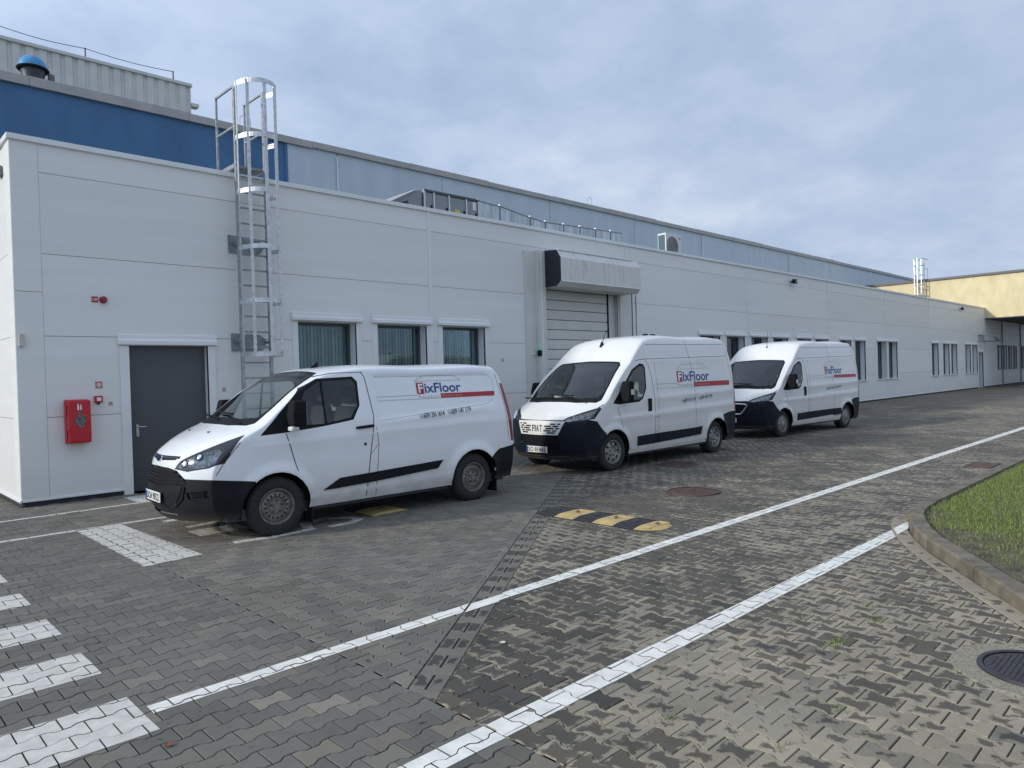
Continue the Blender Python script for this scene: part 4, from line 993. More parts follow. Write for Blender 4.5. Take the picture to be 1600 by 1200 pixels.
class Skin:
    """half of a van body (y <= 0 side) as a grid; cut into parts by polygons seen along a direction"""
    def __init__(s, ctrl, wtab, taper, disp, sill):
        C = crom(ctrl, 9); s.wt = np.array(wtab); s.tp = np.array(taper)
        def W(x, z): return np.interp(z, s.wt[:, 0], s.wt[:, 1]) - np.interp(x, s.tp[:, 0], s.tp[:, 1])
        nt_, ns = 12, 54; V_ = []
        for px, pz, ex, ez, bx in C:
            we = W(ex, ez); row = []
            for k in range(nt_ + 1):
                f = k / nt_; f = 1 - (1 - f) ** 1.35; row.append((px + (ex - px) * f ** 2.3, -we * f, pz + (ez - pz) * f ** 3.6))
            bz = min(sill, ez)
            for k in range(1, ns + 1):
                f = (k / ns) ** 1.12; x = ex + (bx - ex) * f; z = ez + (bz - ez) * f; row.append((x, -W(x, z), z))
            V_.append(row)
        V_ = np.array(V_)
        for it in range(3):               # round off the edge between top and side
            L = V_.copy()
            for r_ in range(nt_ - 3, nt_ + 4):
                wgt = .5 * (1 - abs(r_ - nt_) / 5); V_[:, r_] = L[:, r_] * (1 - wgt) + wgt * .5 * (L[:, r_ - 1] + L[:, r_ + 1])
        if disp:
            for r_ in range(nt_ + 3, nt_ + ns + 1):
                k = min(1, (r_ - nt_ - 2) / 3)
                for c in range(len(V_)): V_[c, r_, 1] -= k * disp(V_[c, r_, 0], V_[c, r_, 2])
        s.bm = bmesh.new(); n, mrow = V_.shape[:2]
        g_ = [[s.bm.verts.new(V_[i, j]) for j in range(mrow)] for i in range(n)]
        for i in range(n - 1):
            for j in range(mrow - 1):
                q_ = [g_[i][j], g_[i][j + 1], g_[i + 1][j + 1], g_[i + 1][j]]
                try: s.bm.faces.new(q_)
                except ValueError: pass
        bmesh.ops.remove_doubles(s.bm, verts=s.bm.verts, dist=2e-4)
        bmesh.ops.dissolve_degenerate(s.bm, dist=1e-4, edges=s.bm.edges)
        s.bm.normal_update()
        # outward: the face farthest to -y must look to -y
        f = min((f for f in s.bm.faces if f.calc_center_median().z > .6), key=lambda f: f.calc_center_median().y)
        if f.normal.y > 0: bmesh.ops.reverse_faces(s.bm, faces=s.bm.faces[:]); s.bm.normal_update()
        s.lay = s.bm.faces.layers.int.new('tag'); s.names = {'body': 0}
        s.bvh = BVHTree.FromBMesh(s.bm)
    def cut(s, name, poly, d, any_normal=False, lo=None, hi=None, only=None, keep_hull=True):
        """poly: 3D points; tag faces inside the prism along d"""
        d = Vector(d).normalized(); e1 = d.cross(Vector((0, 0, 1))) if abs(d.z) < .9 else d.cross(Vector((0, 1, 0))); e1.normalize(); e2 = d.cross(e1)
        P = hull([(round(Vector(p).dot(e1), 5), round(Vector(p).dot(e2), 5)) for p in poly])
        x0, x1 = min(p[0] for p in P) - .03, max(p[0] for p in P) + .03; y0, y1 = min(p[1] for p in P) - .03, max(p[1] for p in P) + .03
        t = s.names.setdefault(name, len(s.names))
        cand = []
        for f in s.bm.faces:
            if not any_normal and f.normal.dot(d) > -.06: continue
            if only is not None and f[s.lay] not in [s.names[o] for o in only]: continue
            xs = [v.co.dot(e1) for v in f.verts]; ys = [v.co.dot(e2) for v in f.verts]
            if max(xs) < x0 or min(xs) > x1 or max(ys) < y0 or min(ys) > y1: continue
            if lo or hi:
                c = f.calc_center_median()
                if lo and any(c[k] < lo[k] for k in range(3)): continue
                if hi and any(c[k] > hi[k] for k in range(3)): continue
            cand.append(f)
        n = len(P)
        for i in range(n):
            a, b_ = P[i], P[(i + 1) % n]; pn = (e1 * (b_[1] - a[1]) - e2 * (b_[0] - a[0])); 
            if pn.length < 1e-7: continue
            ed = set(); ve = set()
            for f in cand: ed.update(f.edges); ve.update(f.verts)
            r_ = bmesh.ops.bisect_plane(s.bm, geom=list(cand) + list(ed) + list(ve), dist=1e-5, plane_co=e1 * a[0] + e2 * a[1], plane_no=pn.normalized())
            cand = [g_ for g_ in r_['geom'] if isinstance(g_, bmesh.types.BMFace) and g_.is_valid]
        for f in cand:
            c = f.calc_center_median(); u, v = c.dot(e1), c.dot(e2)
            if all((P[(i + 1) % n][0] - P[i][0]) * (v - P[i][1]) - (P[(i + 1) % n][1] - P[i][1]) * (u - P[i][0]) > -1e-6 for i in range(n)): f[s.lay] = t
    def cut_side(s, name, poly, **k): s.cut(name, [(x, -1, z) for x, z in poly], (0, 1, 0), **k)
    def drop(s, name): bmesh.ops.delete(s.bm, geom=[f for f in s.bm.faces if f[s.lay] == s.names[name]], context='FACES')
    def part(s, name, m, parent, mirror='both', oname=None, push=0):
        t = s.names[name]; idx = {}; vs, fs = [], []
        for f in s.bm.faces:
            if f[s.lay] != t: continue
            q_ = []
            for v in f.verts:
                if v.index not in idx or vs[idx[v.index]][3] is not v: pass
                k = idx.get(v)
                if k is None: k = idx[v] = len(vs); co = v.co + v.normal * push; vs.append((co.x, co.y, co.z, v))
                q_.append(k)
            fs.append(tuple(q_))
        if not fs: return None
        b_ = MB(); V0 = [v[:3] for v in vs]
        if mirror in ('both', 'near'): b_.v += V0; b_.f += fs
        if mirror in ('both', 'far'):
            k = len(b_.v); b_.v += [(x, -y, z) for x, y, z in V0]; b_.f += [tuple(k + q for q in f[::-1]) for f in fs]
        me = bpy.data.meshes.new(oname or name); me.from_pydata(b_.v, [], b_.f)
        bm = bmesh.new(); bm.from_mesh(me); bmesh.ops.remove_doubles(bm, verts=bm.verts, dist=2e-4); bm.to_mesh(me); bm.free()
        me.materials.append(m); me.polygons.foreach_set('use_smooth', [True] * len(me.polygons))
        return link(oname or name, me, parent)
    def hit(s, x, z, y=-3.0):
        h = s.bvh.ray_cast(Vector((x, y, z)), Vector((0, 1, 0))); return h[0], h[1]
    def hitd(s, p, d):
        h = s.bvh.ray_cast(Vector(p), Vector(d)); return h[0], h[1]
def side_strip(sk, pts, w_, off=.003, both=True, depth=.0):
    """thin flat band along a polyline (x, z) on the body side"""
    m = MB(); L = []
    P = []
    for a, b_ in zip(pts, pts[1:]):
        n = max(1, int(math.hypot(b_[0] - a[0], b_[1] - a[1]) / .06))
        P += [(a[0] + (b_[0] - a[0]) * k / n, a[1] + (b_[1] - a[1]) * k / n) for k in range(n)]
    P.append(pts[-1]); rows = []
    for i, p in enumerate(P):
        a, b_ = P[max(i - 1, 0)], P[min(i + 1, len(P) - 1)]; t = Vector((b_[0] - a[0], b_[1] - a[1])).normalized(); nn = Vector((-t.y, t.x)) * w_ / 2
        r_ = []
        for sg in (-1, 1):
            h, no = sk.hit(p[0] + nn.x * sg, p[1] + nn.y * sg)
            if h is None: h, no = Vector((p[0], -1, p[1])), Vector((0, -1, 0))
            if no.y > 0: no = -no
            r_.append(h + no * off)
        rows.append(r_)
    for a, b_ in zip(rows, rows[1:]): m.quad(a[0], b_[0], b_[1], a[1])
    if both:
        for a, b_ in zip(rows, rows[1:]): m.quad(*[(p.x, -p.y, p.z) for p in (a[1], b_[1], b_[0], a[0])])
    return m
def side_poly(sk, poly, off, thick=0, both=True):
    """flat convex polygon laid on the side with optional thickness"""
    m = MB(); sides = (1, -1) if both else (1,)
    for sg in sides:
        f, bk = [], []
        for x, z in poly:
            h, no = sk.hit(x, z); 
            if h is None: h, no = Vector((x, -.95, z)), Vector((0, -1, 0))
            if no.y > 0: no = -no
            f.append(h + no * (off + thick)); bk.append(h + no * off)
        F = [(p.x, p.y * sg, p.z) for p in f]; B = [(p.x, p.y * sg, p.z) for p in bk]
        m.quad(*(F if sg > 0 else F[::-1]))
        if thick:
            n = len(F)
            for i in range(n): m.quad(F[i], F[(i + 1) % n], B[(i + 1) % n], B[i])
    return m
def side_text(sk, body, x0, z0, w_, h, slope=0, off=.004, bold=.0, shear=0, space=1.0):
    vs, fs = text_mesh(body, w_, h, bold, shear, space); m = MB(); c = sk.hit(x0 + w_ / 2, z0 + h / 2)[0]
    for x, z in vs:
        hp, no = sk.hit(x0 + x, z0 + z + slope * x)
        if no.y > 0: no = -no
        m.v.append(tuple(hp + no * off))
    m.f = list(fs); return m
PAINTV = mat('van_white', (.80, .81, .815), .28, 0, .015, 3, 0, 50, obj=True, coat=.7, dirt=((.33, .27, .19), .22, .85, .70))
PAINTV2 = mat('van_white_dusty', (.74, .735, .71), .34, 0, .03, 3, 0, 50, obj=True, coat=.45, dirt=((.32, .27, .20), .2, 1.2, .62))
BUMP = mat('van_bumper', (.010, .011, .014), .55, 0, .2, 12, .06, 250, obj=True, spec=.18, dirt=((.14, .118, .085), .22, .37, .6))
BUMPB = mat('van_bumper_navy', (.008, .010, .018), .5, 0, .2, 12, .06, 250, obj=True, spec=.2, dirt=((.16, .135, .095), .2, .40, .6))
TYRE = mat('tyre_rubber', (.022, .022, .022), .85, 0, .3, 20, .3, 90, obj=True)
RIMD = mat('rim_dark', (.20, .185, .16), .5, .35, .35, 12, 0, 50, obj=True)
RIMS = mat('rim_silver', (.30, .29, .265), .45, .5, .3, 12, 0, 50, obj=True)
VGLASS = glass('van_glass', (.78, .84, .82), 1.52, .015)
SEAM = mat('seam_dark', (.03, .03, .032), .8)
SEATM = mat('seat_cloth', (.035, .037, .042), .9, 0, .2, 30)
DASH = mat('dash_plastic', (.028, .029, .032), .7, 0, .1, 30)
CHROME = mat('chrome', (.75, .76, .78), .12, 1.0)
LAMPC = mat('lamp_reflector', (.30, .31, .31), .25, .85, .75, 26, obj=True)
LAMPG = glass('lamp_glass', (.82, .85, .86), 1.45)
MIRM = mat('mirror_black', (.012, .013, .015), .85, spec=.12)
BADGEB = mat('badge_blue', (.008, .02, .075), .3)
LOGOB = mat('logo_blue', (.022, .075, .26), .4); LOGOR = mat('logo_red', (.40, .022, .035), .4); LOGOG = mat('logo_grey', (.38, .39, .40), .5); LOGOK = mat('logo_dark', (.04, .045, .05), .5); LOGOW = mat('logo_white', (.82, .82, .82), .4); LOGOWL = mat('logo_faded', (.55, .50, .52), .5)
TAIL = mat('tail_red', (.28, .012, .018), .25, coat=.5); AMBER = mat('lamp_amber', (.5, .16, .02), .3)
PLATEW = mat('plate_white', (.70, .70, .68), .4); PLATEB = mat('plate_blue', (.02, .06, .30), .4); PLATEK = mat('plate_black', (.02, .02, .02), .5)
INNER = mat('cabin_grey', (.34, .35, .35), .8)

def wheel(par, x, ys, R_, style, steer=0):
    """ys: signed outer face y; tyre with rim as its part"""
    e = MB(); wd = .215; sg = -1 if ys < 0 else 1
    tp = [(R_ * .60, -.01), (R_ * .64, .0), (R_ * .74, .012), (R_ * .90, .006), (R_ * .965, -.012), (R_, -.04), (R_, -wd + .04), (R_ * .96, -wd + .01), (R_ * .7, -wd), (R_ * .6, -wd + .02)]
    e.lathe([(r_, sg * h) for r_, h in tp], (0, 0, 0), 'y', 44)
    w0 = e.build('wheel', TYRE, par, smooth=True); w0.location = (x, ys, R_ - .004); w0.rotation_euler = (0, 0, steer)
    t = MB()
    for k in range(44):
        a = 2 * math.pi * (k + .5) / 44; c, s_ = math.cos(a), math.sin(a)
        for off_ in (-.06, -.155): t.bar((c * (R_ - .004), sg * (off_ - .03), s_ * (R_ - .004)), (c * (R_ - .004), sg * (off_ + .035), s_ * (R_ - .004)), .022, .016, (c, 0, s_))
    tag(t.build('tread', TYRE, w0, fix=False), kind='stuff')
    rr = R_ * .605; rm = RIMD if style == 'dark' else RIMS
    m = MB(); prof = [(rr, -.004), (rr * 1.02, .004), (rr * .97, .004), (rr * .93, -.012), (rr * .90, -.045)]
    m.lathe([(r_, sg * h) for r_, h in prof], (0, 0, 0), 'y', 40); m.build('rim', rm, w0, smooth=True)
    m = MB()
    if style == 'cap':
        prof = [(rr * .92, -.012), (rr * .86, .004), (rr * .72, .010), (rr * .34, .014), (rr * .28, .022), (0, .024)]
        m.lathe([(r_, sg * h) for r_, h in prof], (0, 0, 0), 'y', 42, skip=lambda i, j: i in (1, 2) and j % 3 == 0)
    else:
        prof = [(rr * .90, -.045), (rr * .84, -.032), (rr * .72, -.022), (rr * .58, -.018), (rr * .50, -.040), (rr * .44, -.040), (rr * .36, -.016), (rr * .20, -.012), (rr * .17, .004), (0, .006)]
        hz = 2 if style == 'dark' else 1
        m.lathe([(r_, sg * h) for r_, h in prof], (0, 0, 0), 'y', 48, skip=lambda i, j: (i == hz and j % 3 == 0) if style == 'dark' else (i in (1, 2) and j % 6 < 2))
    m.build('disc', rm, w0, smooth=True)
    m = MB(); m.lathe([(0, sg * -.10), (rr * .9, sg * -.10)], (0, 0, 0), 'y', 24); m.build('brake_disc', DARKM, w0)
    if style != 'cap':
        m = MB()
        for k in range(5):
            a = 2 * math.pi * k / 5 + .3; m.lathe([(0, sg * .0), (.013, sg * -.002), (.014, sg * -.03)], (rr * .33 * math.cos(a), 0, rr * .33 * math.sin(a)), 'y', 8)
        m.each('wheel_nut', DARKM, w0)
    return w0
def seat(par, x, y):
    m = MB(); m.box(x - .25, x + .27, y - .24, y + .24, .72, .92); o = m.build('seat', SEATM, par, bevel=.05, seg=3)
    m = MB(); m.prism([(x + .20, y - .24, .85), (x + .34, y - .24, .85), (x + .46, y - .22, 1.42), (x + .34, y - .22, 1.44)], (0, .47, 0)); m.build('backrest', SEATM, o, bevel=.05, seg=3)
    MB().box(x + .37, x + .47, y - .13, y + .13, 1.48, 1.70).build('headrest', SEATM, o, bevel=.04, seg=3)
def mirror_part(par, x, y, z, h, wd, big):
    for sg, nm in ((-1, 'near'), (1, 'far')):
        m = MB(); yo = sg * abs(y)
        m.bar((x - .02, yo - sg * .08, z - h * .38), (x + .02, yo + sg * .12, z - h * .30), .06, .07)
        o = m.build('mirror', BLACK, par, bevel=.012)
        m = MB(); cx_, cy2 = x + .01, yo + sg * .17
        m.prism([(cx_ - .10, cy2 - wd / 2 + .02, z - h / 2), (cx_ - .10, cy2 + wd / 2 - .02, z - h / 2 + .01), (cx_ - .13, cy2 + wd / 2, z), (cx_ - .09, cy2 + wd / 2 - .03, z + h / 2), (cx_ - .09, cy2 - wd / 2 + .03, z + h / 2), (cx_ - .13, cy2 - wd / 2, z)], (.16, 0, 0))
        m.build('mirror_housing', MIRM, o, bevel=.03, seg=3)
        MB().box(cx_ + .062, cx_ + .066, cy2 - wd / 2 + .03, cy2 + wd / 2 - .03, z - h * .42, z + h * .42).build('mirror_glass', CHROME, o)
        if big: MB().box(cx_ - .06, cx_ + .03, cy2 + sg * (wd / 2 - .012), cy2 + sg * (wd / 2 + .006), z - h * .16, z + h * .10).build('indicator', mat('lamp_clear', (.6, .55, .45), .2), o, bevel=.008)
        else: MB().box(cx_ - .12, cx_ - .02, cy2 - .06, cy2 + .06, z - h / 2 - .05, z - h / 2 + .005).build('mirror_foot', mat('mirror_white', (.6, .6, .58), .4), o, bevel=.02)
def number_plate(par, x, z, txt, tilt=0, w_=.52):
    o = MB().box(-.012, 0, -w_ / 2, w_ / 2, -.057, .057).build('number_plate', PLATEW, par, bevel=.004); o.location = (x, 0, z); o.rotation_euler = (0, tilt, 0)
    MB().box(-.0135, -.0115, w_ / 2 - .045, w_ / 2 - .004, -.052, .052).build('country_band', PLATEB, o)
    if txt: vs, fs = text_mesh(txt, w_ * .84, .082, .012); m = MB(); m.v = [(-.0140, w_ / 2 - .055 - a, -.04 + b_) for a, b_ in vs]; m.f = list(fs); m.build('plate_characters', PLATEK, o, fix=False)
    MB().box(-.018, .006, -w_ / 2 - .008, w_ / 2 + .008, -.066, -.057).build('plate_holder', BLACK, o)
def wiper(par, p0, p1, p2):
    m = MB(); m.tube([p0, ((Vector(p0) + Vector(p1)) / 2 + Vector((-.01, 0, .015))), p1], .010, 6); m.bar(p2, Vector(p1) * 2 - Vector(p2), .018, .022); m.build('wiper', BLACK, par)
def common(van, sk, spec):
    """underbody, cabin and arch liners shared by both kinds"""
    wb, R_ = spec['wb'], spec['R']; x0, x1 = spec['x0'], spec['x1']; hw = spec['hw']
    m = MB(); m.box(x0 + .45, x1 - .12, -hw + .09, hw - .09, .22, .34); m.build('floor_pan', DARKM, van)
    for x in (0, wb):
        m = MB(); ra = R_ + .085
        for sg in (-1, 1):
            pr = [(ra * math.cos(t), ra * math.sin(t)) for t in [math.pi * (k / 14 * 1.16 - .08) for k in range(15)]]
            for a, c in zip(pr, pr[1:]):
                ya, yb_ = sg * (hw - .025), sg * (hw - .36); m.quad((x + a[0], ya, R_ + a[1]), (x + c[0], ya, R_ + c[1]), (x + c[0], yb_, R_ + c[1]), (x + a[0], yb_, R_ + a[1]))
            m.quad(*[(x + a[0], sg * (hw - .36), R_ + a[1]) for a in pr])
        m.each('wheel_arch', BLACK, van)
    MB().tube([(0, -.7, R_ - .02), (0, .7, R_ - .02)], .05, 8).build('axle', DARKM, van); MB().tube([(wb, -.7, R_ - .02), (wb, .7, R_ - .02)], .06, 8).build('axle', DARKM, van)
    xb = spec['bulk']; MB().box(xb, xb + .03, -hw + .14, hw - .14, .34, spec['roof'] - .16).build('bulkhead', INNER, van)
    m = MB(); dx = spec['dash']; m.prism([(dx, -hw + .17, .95), (dx, -hw + .17, 1.17), (dx + .12, -hw + .17, 1.22), (dx + .42, -hw + .17, 1.21), (dx + .50, -hw + .17, 1.12), (dx + .46, -hw + .17, .8)], (0, 2 * hw - .34, 0)); m.build('dashboard', DASH, van, bevel=.02)
    seat(van, dx + .95, -.47); seat(van, dx + .95, .25); seat(van, dx + .95, .62)
    m = MB(); c = Vector((dx + .62, -.47, 1.17)); ax = Vector((-.55, 0, .83)); e1 = Vector((0, 1, 0)); e2 = ax.cross(e1)
    m.tube([c + (e1 * math.cos(t) + e2 * math.sin(t)) * .20 for t in [2 * math.pi * k / 24 for k in range(24)]], .016, 7, closed=True); m.tube([c - e1 * .2, c + e1 * .2], .018, 6); m.tube([c, c - ax * .2], .03, 8); m.build('steering_wheel', BLACK, van, smooth=True)
    MB().box(dx + .5, xb, -hw + .15, hw - .15, .34, .62).build('cabin_floor', DASH, van)
    for k, (x, ys) in enumerate(((0, -1), (0, 1), (wb, -1), (wb, 1))): wheel(van, x, ys * spec['track'], R_, spec['rim'], spec.get('steer', 0) if k < 2 else 0)
def logo(van, sk, x0, x1, zb, zt, bx0, bx1, bz0, bz1, house, gx0, phone, worn=False):
    o = side_text(sk, 'ixFloor', x0 + (x1 - x0) * .175, zb, (x1 - x0) * .825, zt - zb, 0, .004, .018).build('logo_lettering', LOGOB, van, fix=False)
    fx = x0; fw = (x1 - x0) * .155
    side_poly(sk, [(fx, zb - .012), (fx + fw, zb - .012), (fx + fw, zt + .008), (fx, zt + .008)], .003, 0, False).build('logo_block', LOGOWL if worn else LOGOR, van, fix=False)
    side_text(sk, 'F', fx + fw * .24, zb + .004, fw * .62, (zt - zb) * .9, 0, .006, .03).build('logo_initial', LOGOR if worn else LOGOW, van, fix=False)
    h = bz1 - bz0; n = 8; m = MB()
    for k in range(n): 
        q_ = side_poly(sk, [(bx0 + (bx1 - bx0) * k / n, bz0), (bx0 + (bx1 - bx0) * (k + 1) / n, bz0), (bx0 + (bx1 - bx0) * (k + 1) / n, bz1), (bx0 + (bx1 - bx0) * k / n, bz1)], .0035, 0, False); k0 = len(m.v); m.v += q_.v; m.f += [tuple(k0 + i for i in f) for f in q_.f]
    m.build('logo_bar', LOGOR, van, fix=False)
    side_text(sk, 'Posadzki', x0 + .02, bz0 + h * .18, (bx0 - x0) * .88, h * .62, 0, .004, 0, 0, 1.5).build('logo_small_lettering', LOGOG, van, fix=False)
    side_text(sk, 'Żywiczne', bx0 + .03, bz0 + h * .16, (x1 - bx0) * .92, h * .66, 0, .006, 0, 0, 1.5).build('logo_small_lettering', LOGOWL, van, fix=False)
    side_strip(sk, house, .007, .004, False).build('logo_roof_line', LOGOG, van, fix=False); side_strip(sk, [house[0], house[-1]], .005, .004, False).build('logo_roof_line', LOGOG, van, fix=False)
    for z in (bz1 - .01, bz0 + .004): side_strip(sk, [(gx0, z), (x0 if z > bz0 + .01 else bx0, z)], .006, .004, False).build('logo_line', LOGOG, van, fix=False)
    px0, px1, pz, ph, psl = phone
    ww = px1 - px0
    side_text(sk, '609 351 614', px0 + ww * .06, pz + psl * ww * .06, ww * .40, ph, psl, .013, .008).build('phone_number', LOGOK, van, fix=False)
    side_text(sk, '609 147 179', px0 + ww * .60, pz + psl * ww * .60, ww * .40, ph, psl, .013, .008).build('phone_number', LOGOK, van, fix=False)
    for f in (0, .54):
        cxp, czp = px0 + ww * f + ph * .4, pz + psl * ww * f + ph * .5
        side_strip(sk, [(cxp + ph * .42 * math.cos(t), czp + ph * .42 * math.sin(t)) for t in [2 * math.pi * k / 12 for k in range(13)]], .005, .004, False).build('phone_symbol', LOGOG, van, fix=False)
        side_strip(sk, [(cxp - ph * .2, czp + ph * .2), (cxp - ph * .08, czp - ph * .1), (cxp + ph * .2, czp - ph * .22)], .012, .005, False).build('phone_symbol', LOGOG, van, fix=False)
def place(van, vx, vy, th, b0=.95):
    van.location = (vx - b0 * math.sin(th), vy + b0 * math.cos(th), 0); van.rotation_euler = (0, 0, th)
def bump_fn(wb, R_, lines):
    def f(x, z):
        d = 0
        for c in (0, wb):
            r_ = math.hypot(x - c, z - R_); d += .030 * math.exp(-((r_ - R_ * 1.22) / .075) ** 2) * (1 if z > R_ else .4)
        for (xa, za, xb, zb, amp, wd) in lines:
            zl = za + (zb - za) * (x - xa) / (xb - xa); e = min(1, max(0, (x - xa) / .15)) * min(1, max(0, (xb - x) / .15))
            q = zl - z; d += amp * e * (math.exp(-(q / (wd * 2.4)) ** 2) if q > 0 else math.exp(-(q / (wd * .45)) ** 2))
        return d
    return f
def panel_dent(xa, xb, z0, z1, z2, amp):
    """recessed field of the load panel"""
    def f(x, z):
        ex = min(1, max(0, (x - xa) / .04)) * min(1, max(0, (xb - x) / .05)); lo_ = z0 + (z2 - z0) * (x - xa) / (xb - xa)
        ez = min(1, max(0, (z - lo_) / .035)) * min(1, max(0, (z1 - z) / .035)); return -amp * ex * ez
    return f

def lamp_detail(sk, par, p, d, r_, sg, m_in, m_ring):
    h, no = sk.hitd(p, d)
    if h is None: return
    if no.dot(Vector(d)) > 0: no = -no
    e1 = no.cross(Vector((0, 0, 1))).normalized(); e2 = no.cross(e1); c = h + no * .004; n = 18
    for ra, rb, mm, nm in ((0, r_ * .72, m_in, 'bulb_lens'), (r_ * .74, r_, m_ring, 'bulb_ring')):
        m = MB(); R1 = [c + (e1 * math.cos(2 * math.pi * k / n) + e2 * math.sin(2 * math.pi * k / n)) * rb for k in range(n)]
        if ra: R0 = [c + (e1 * math.cos(2 * math.pi * k / n) + e2 * math.sin(2 * math.pi * k / n)) * ra + no * .003 for k in range(n)]
        else: R0 = [c + no * .016] * n
        for k in range(n):
            q_ = [R0[k], R0[(k + 1) % n], R1[(k + 1) % n], R1[k]] if ra else [R0[k], R1[(k + 1) % n], R1[k]]
            m.quad(*[(v.x, v.y * sg, v.z) for v in q_])
        m.build(nm, mm, par, smooth=True)
# ---------------------------------------------------------------- nearest van: low roof, slanted nose
def low_van():
    ctrl = [(-.92, .24, -.60, .26, -.60), (-1.0, .34, -.67, .36, -.585), (-1.03, .52, -.70, .54, -.56), (-1.015, .74, -.70, .72, -.52), (-.955, .945, -.66, .88, -.47),
            (-.80, 1.075, -.53, 1.03, -.40), (-.58, 1.19, -.36, 1.16, -.30), (-.34, 1.285, -.15, 1.27, -.15), (-.03, 1.475, .09, 1.46, .02), (.35, 1.715, .38, 1.685, .3),
            (.72, 1.905, .72, 1.845, .65), (1.05, 1.955, 1.05, 1.898, 1.0), (2.2, 1.962, 2.2, 1.902, 2.2), (3.46, 1.952, 3.38, 1.897, 3.15), (3.68, 1.93, 3.50, 1.872, 3.35), (3.81, 1.84, 3.565, 1.77, 3.45),
            (3.90, 1.35, 3.665, 1.32, 3.54), (3.95, .65, 3.72, .62, 3.62), (3.92, .32, 3.68, .30, 3.68)]
    wt = [(.2, .925), (.3, .945), (.5, .975), (.8, .985), (1.12, .983), (1.28, .962), (1.5, .910), (1.75, .848), (1.88, .812), (2, .77)]
    tp = [(-.8, .15), (-.66, .095), (-.5, .05), (-.3, .022), (0, .004), (.3, 0), (3.2, 0), (3.5, .010), (3.7, .035), (3.9, .09)]
    fl = bump_fn(2.933, .335, [(1.36, 1.215, 3.30, 1.345, .012, .03), (-.3, 1.05, 3.3, 1.17, .006, .05), (.4, .40, 3.3, .44, .010, .05)]); pd = panel_dent(1.36, 3.40, 1.235, 1.84, 1.36, .017)
    sk = Skin(ctrl, wt, tp, lambda x, z: fl(x, z) + pd(x, z), .27)
    van = tag(empty('delivery_van'), 'nearest white low-roof panel van with black bumper and slanted nose, parked by the grey door', 'van', 'white vans parked along the wall')
    wb, R_ = 2.933, .338
    for c in (0, wb): sk.cut_side('void', [(c + .405 * math.cos(t), .33 + .405 * math.sin(t)) for t in [2 * math.pi * k / 26 for k in range(26)]], lo=(-9, -9, 0))
    sk.drop('void'); sk.bm.normal_update()
    # hood, bumper and so on
    sk.cut('hood', [(-.97, .1, .965), (-.93, -.42, .985), (-.75, -.66, 1.06), (-.40, -.83, 1.195), (-.24, -.84, 1.265), (-.33, .1, 1.29)], (.35, 0, -1), lo=(-1.2, -2, .93))
    WS = [(-.345, .1, 1.275), (-.33, -.4, 1.275), (-.235, -.72, 1.265), (-.16, -.80, 1.28), (.05, -.79, 1.43), (.60, -.715, 1.80), (.70, -.66, 1.865), (.735, .1, 1.905)]
    sk.cut('windshield', WS, (.505, 0, -.863), lo=(-.5, -2, 1.2))
    WI = [(-.22, .1, 1.36), (-.20, -.45, 1.355), (-.10, -.72, 1.35), (.02, -.745, 1.42), (.57, -.675, 1.79), (.655, -.62, 1.85), (.69, .1, 1.885)]
    sk.cut('windshield_glass', WI, (.505, 0, -.863), only=['windshield'])
    DOORP = [(.13, 1.2), (.25, .70), (.34, .30), (1.17, .30), (1.24, .85), (1.315, 1.30), (1.265, 1.80), (1.22, 1.87), (.80, 1.86), (.42, 1.73)]
    sk.cut_side('door', DOORP, lo=(-.2, -2, .2), only=['body'])
    SW = [(-.18, 1.165), (.1, 1.44), (.37, 1.69), (.60, 1.80), (1.09, 1.815), (1.15, 1.75), (1.135, 1.45), (1.02, 1.275), (.6, 1.22), (.13, 1.18)]
    sk.cut_side('window_surround', SW, lo=(-.4, -2, 1.1), only=['body', 'door'])
    sk.cut_side('side_glass', [(.24, 1.255), (.42, 1.655), (.62, 1.765), (1.07, 1.78), (1.115, 1.73), (1.10, 1.455), (.99, 1.305), (.6, 1.25)], only=['window_surround'])
    sk.cut_side('bumper', [(-1.3, .745), (-.69, .715), (-.26, .66), (-.2, .1), (-1.3, .1)], any_normal=True, hi=(-.15, 9, .9), only=['body'])
    HL = [(-.955, -.43, .835), (-.93, -.50, .93), (-.76, -.70, 1.045), (-.50, -.88, 1.15), (-.345, -.93, 1.20), (-.58, -.93, .895), (-.72, -.84, .845), (-.88, -.62, .81)]
    sk.cut('headlight', HL, (.62, .70, -.34), lo=(-1.1, -2, .75), only=['body', 'hood', 'bumper'])
    sk.cut('headlight_lens', [(-.945, -.45, .85), (-.92, -.52, .925), (-.76, -.71, 1.03), (-.62, -.82, 1.07), (-.60, -.90, 1.03), (-.66, -.88, .90), (-.73, -.825, .86), (-.88, -.62, .83)], (.62, .70, -.34), only=['headlight'])
    sk.cut('grille', [(-1.1, .1, .645), (-1.1, -.60, .655), (-1.1, -.62, .70), (-1.1, -.46, .815), (-1.1, -.3, .84), (-1.1, .1, .85)], (1, 0, 0), hi=(-.6, 9, 9), only=['body', 'bumper'])
    sk.cut('slot', [(-1.1, .1, .905), (-1.1, -.38, .925), (-1.1, -.45, .965), (-1.1, -.38, .968), (-1.1, .1, .962)], (1, 0, 0), hi=(-.6, 9, 9), only=['body', 'hood'])
    sk.cut('lower_intake', [(-1.1, .1, .31), (-1.1, -.42, .315), (-1.1, -.40, .385), (-1.1, .1, .39)], (1, 0, 0), hi=(-.6, 9, 9), only=['bumper'])
    sk.cut('plate_panel', [(-1.1, .1, .425), (-1.1, -.44, .43), (-1.1, -.53, .55), (-1.1, -.56, .64), (-1.1, .1, .64)], (1, 0, 0), hi=(-.6, 9, 9), only=['bumper'])
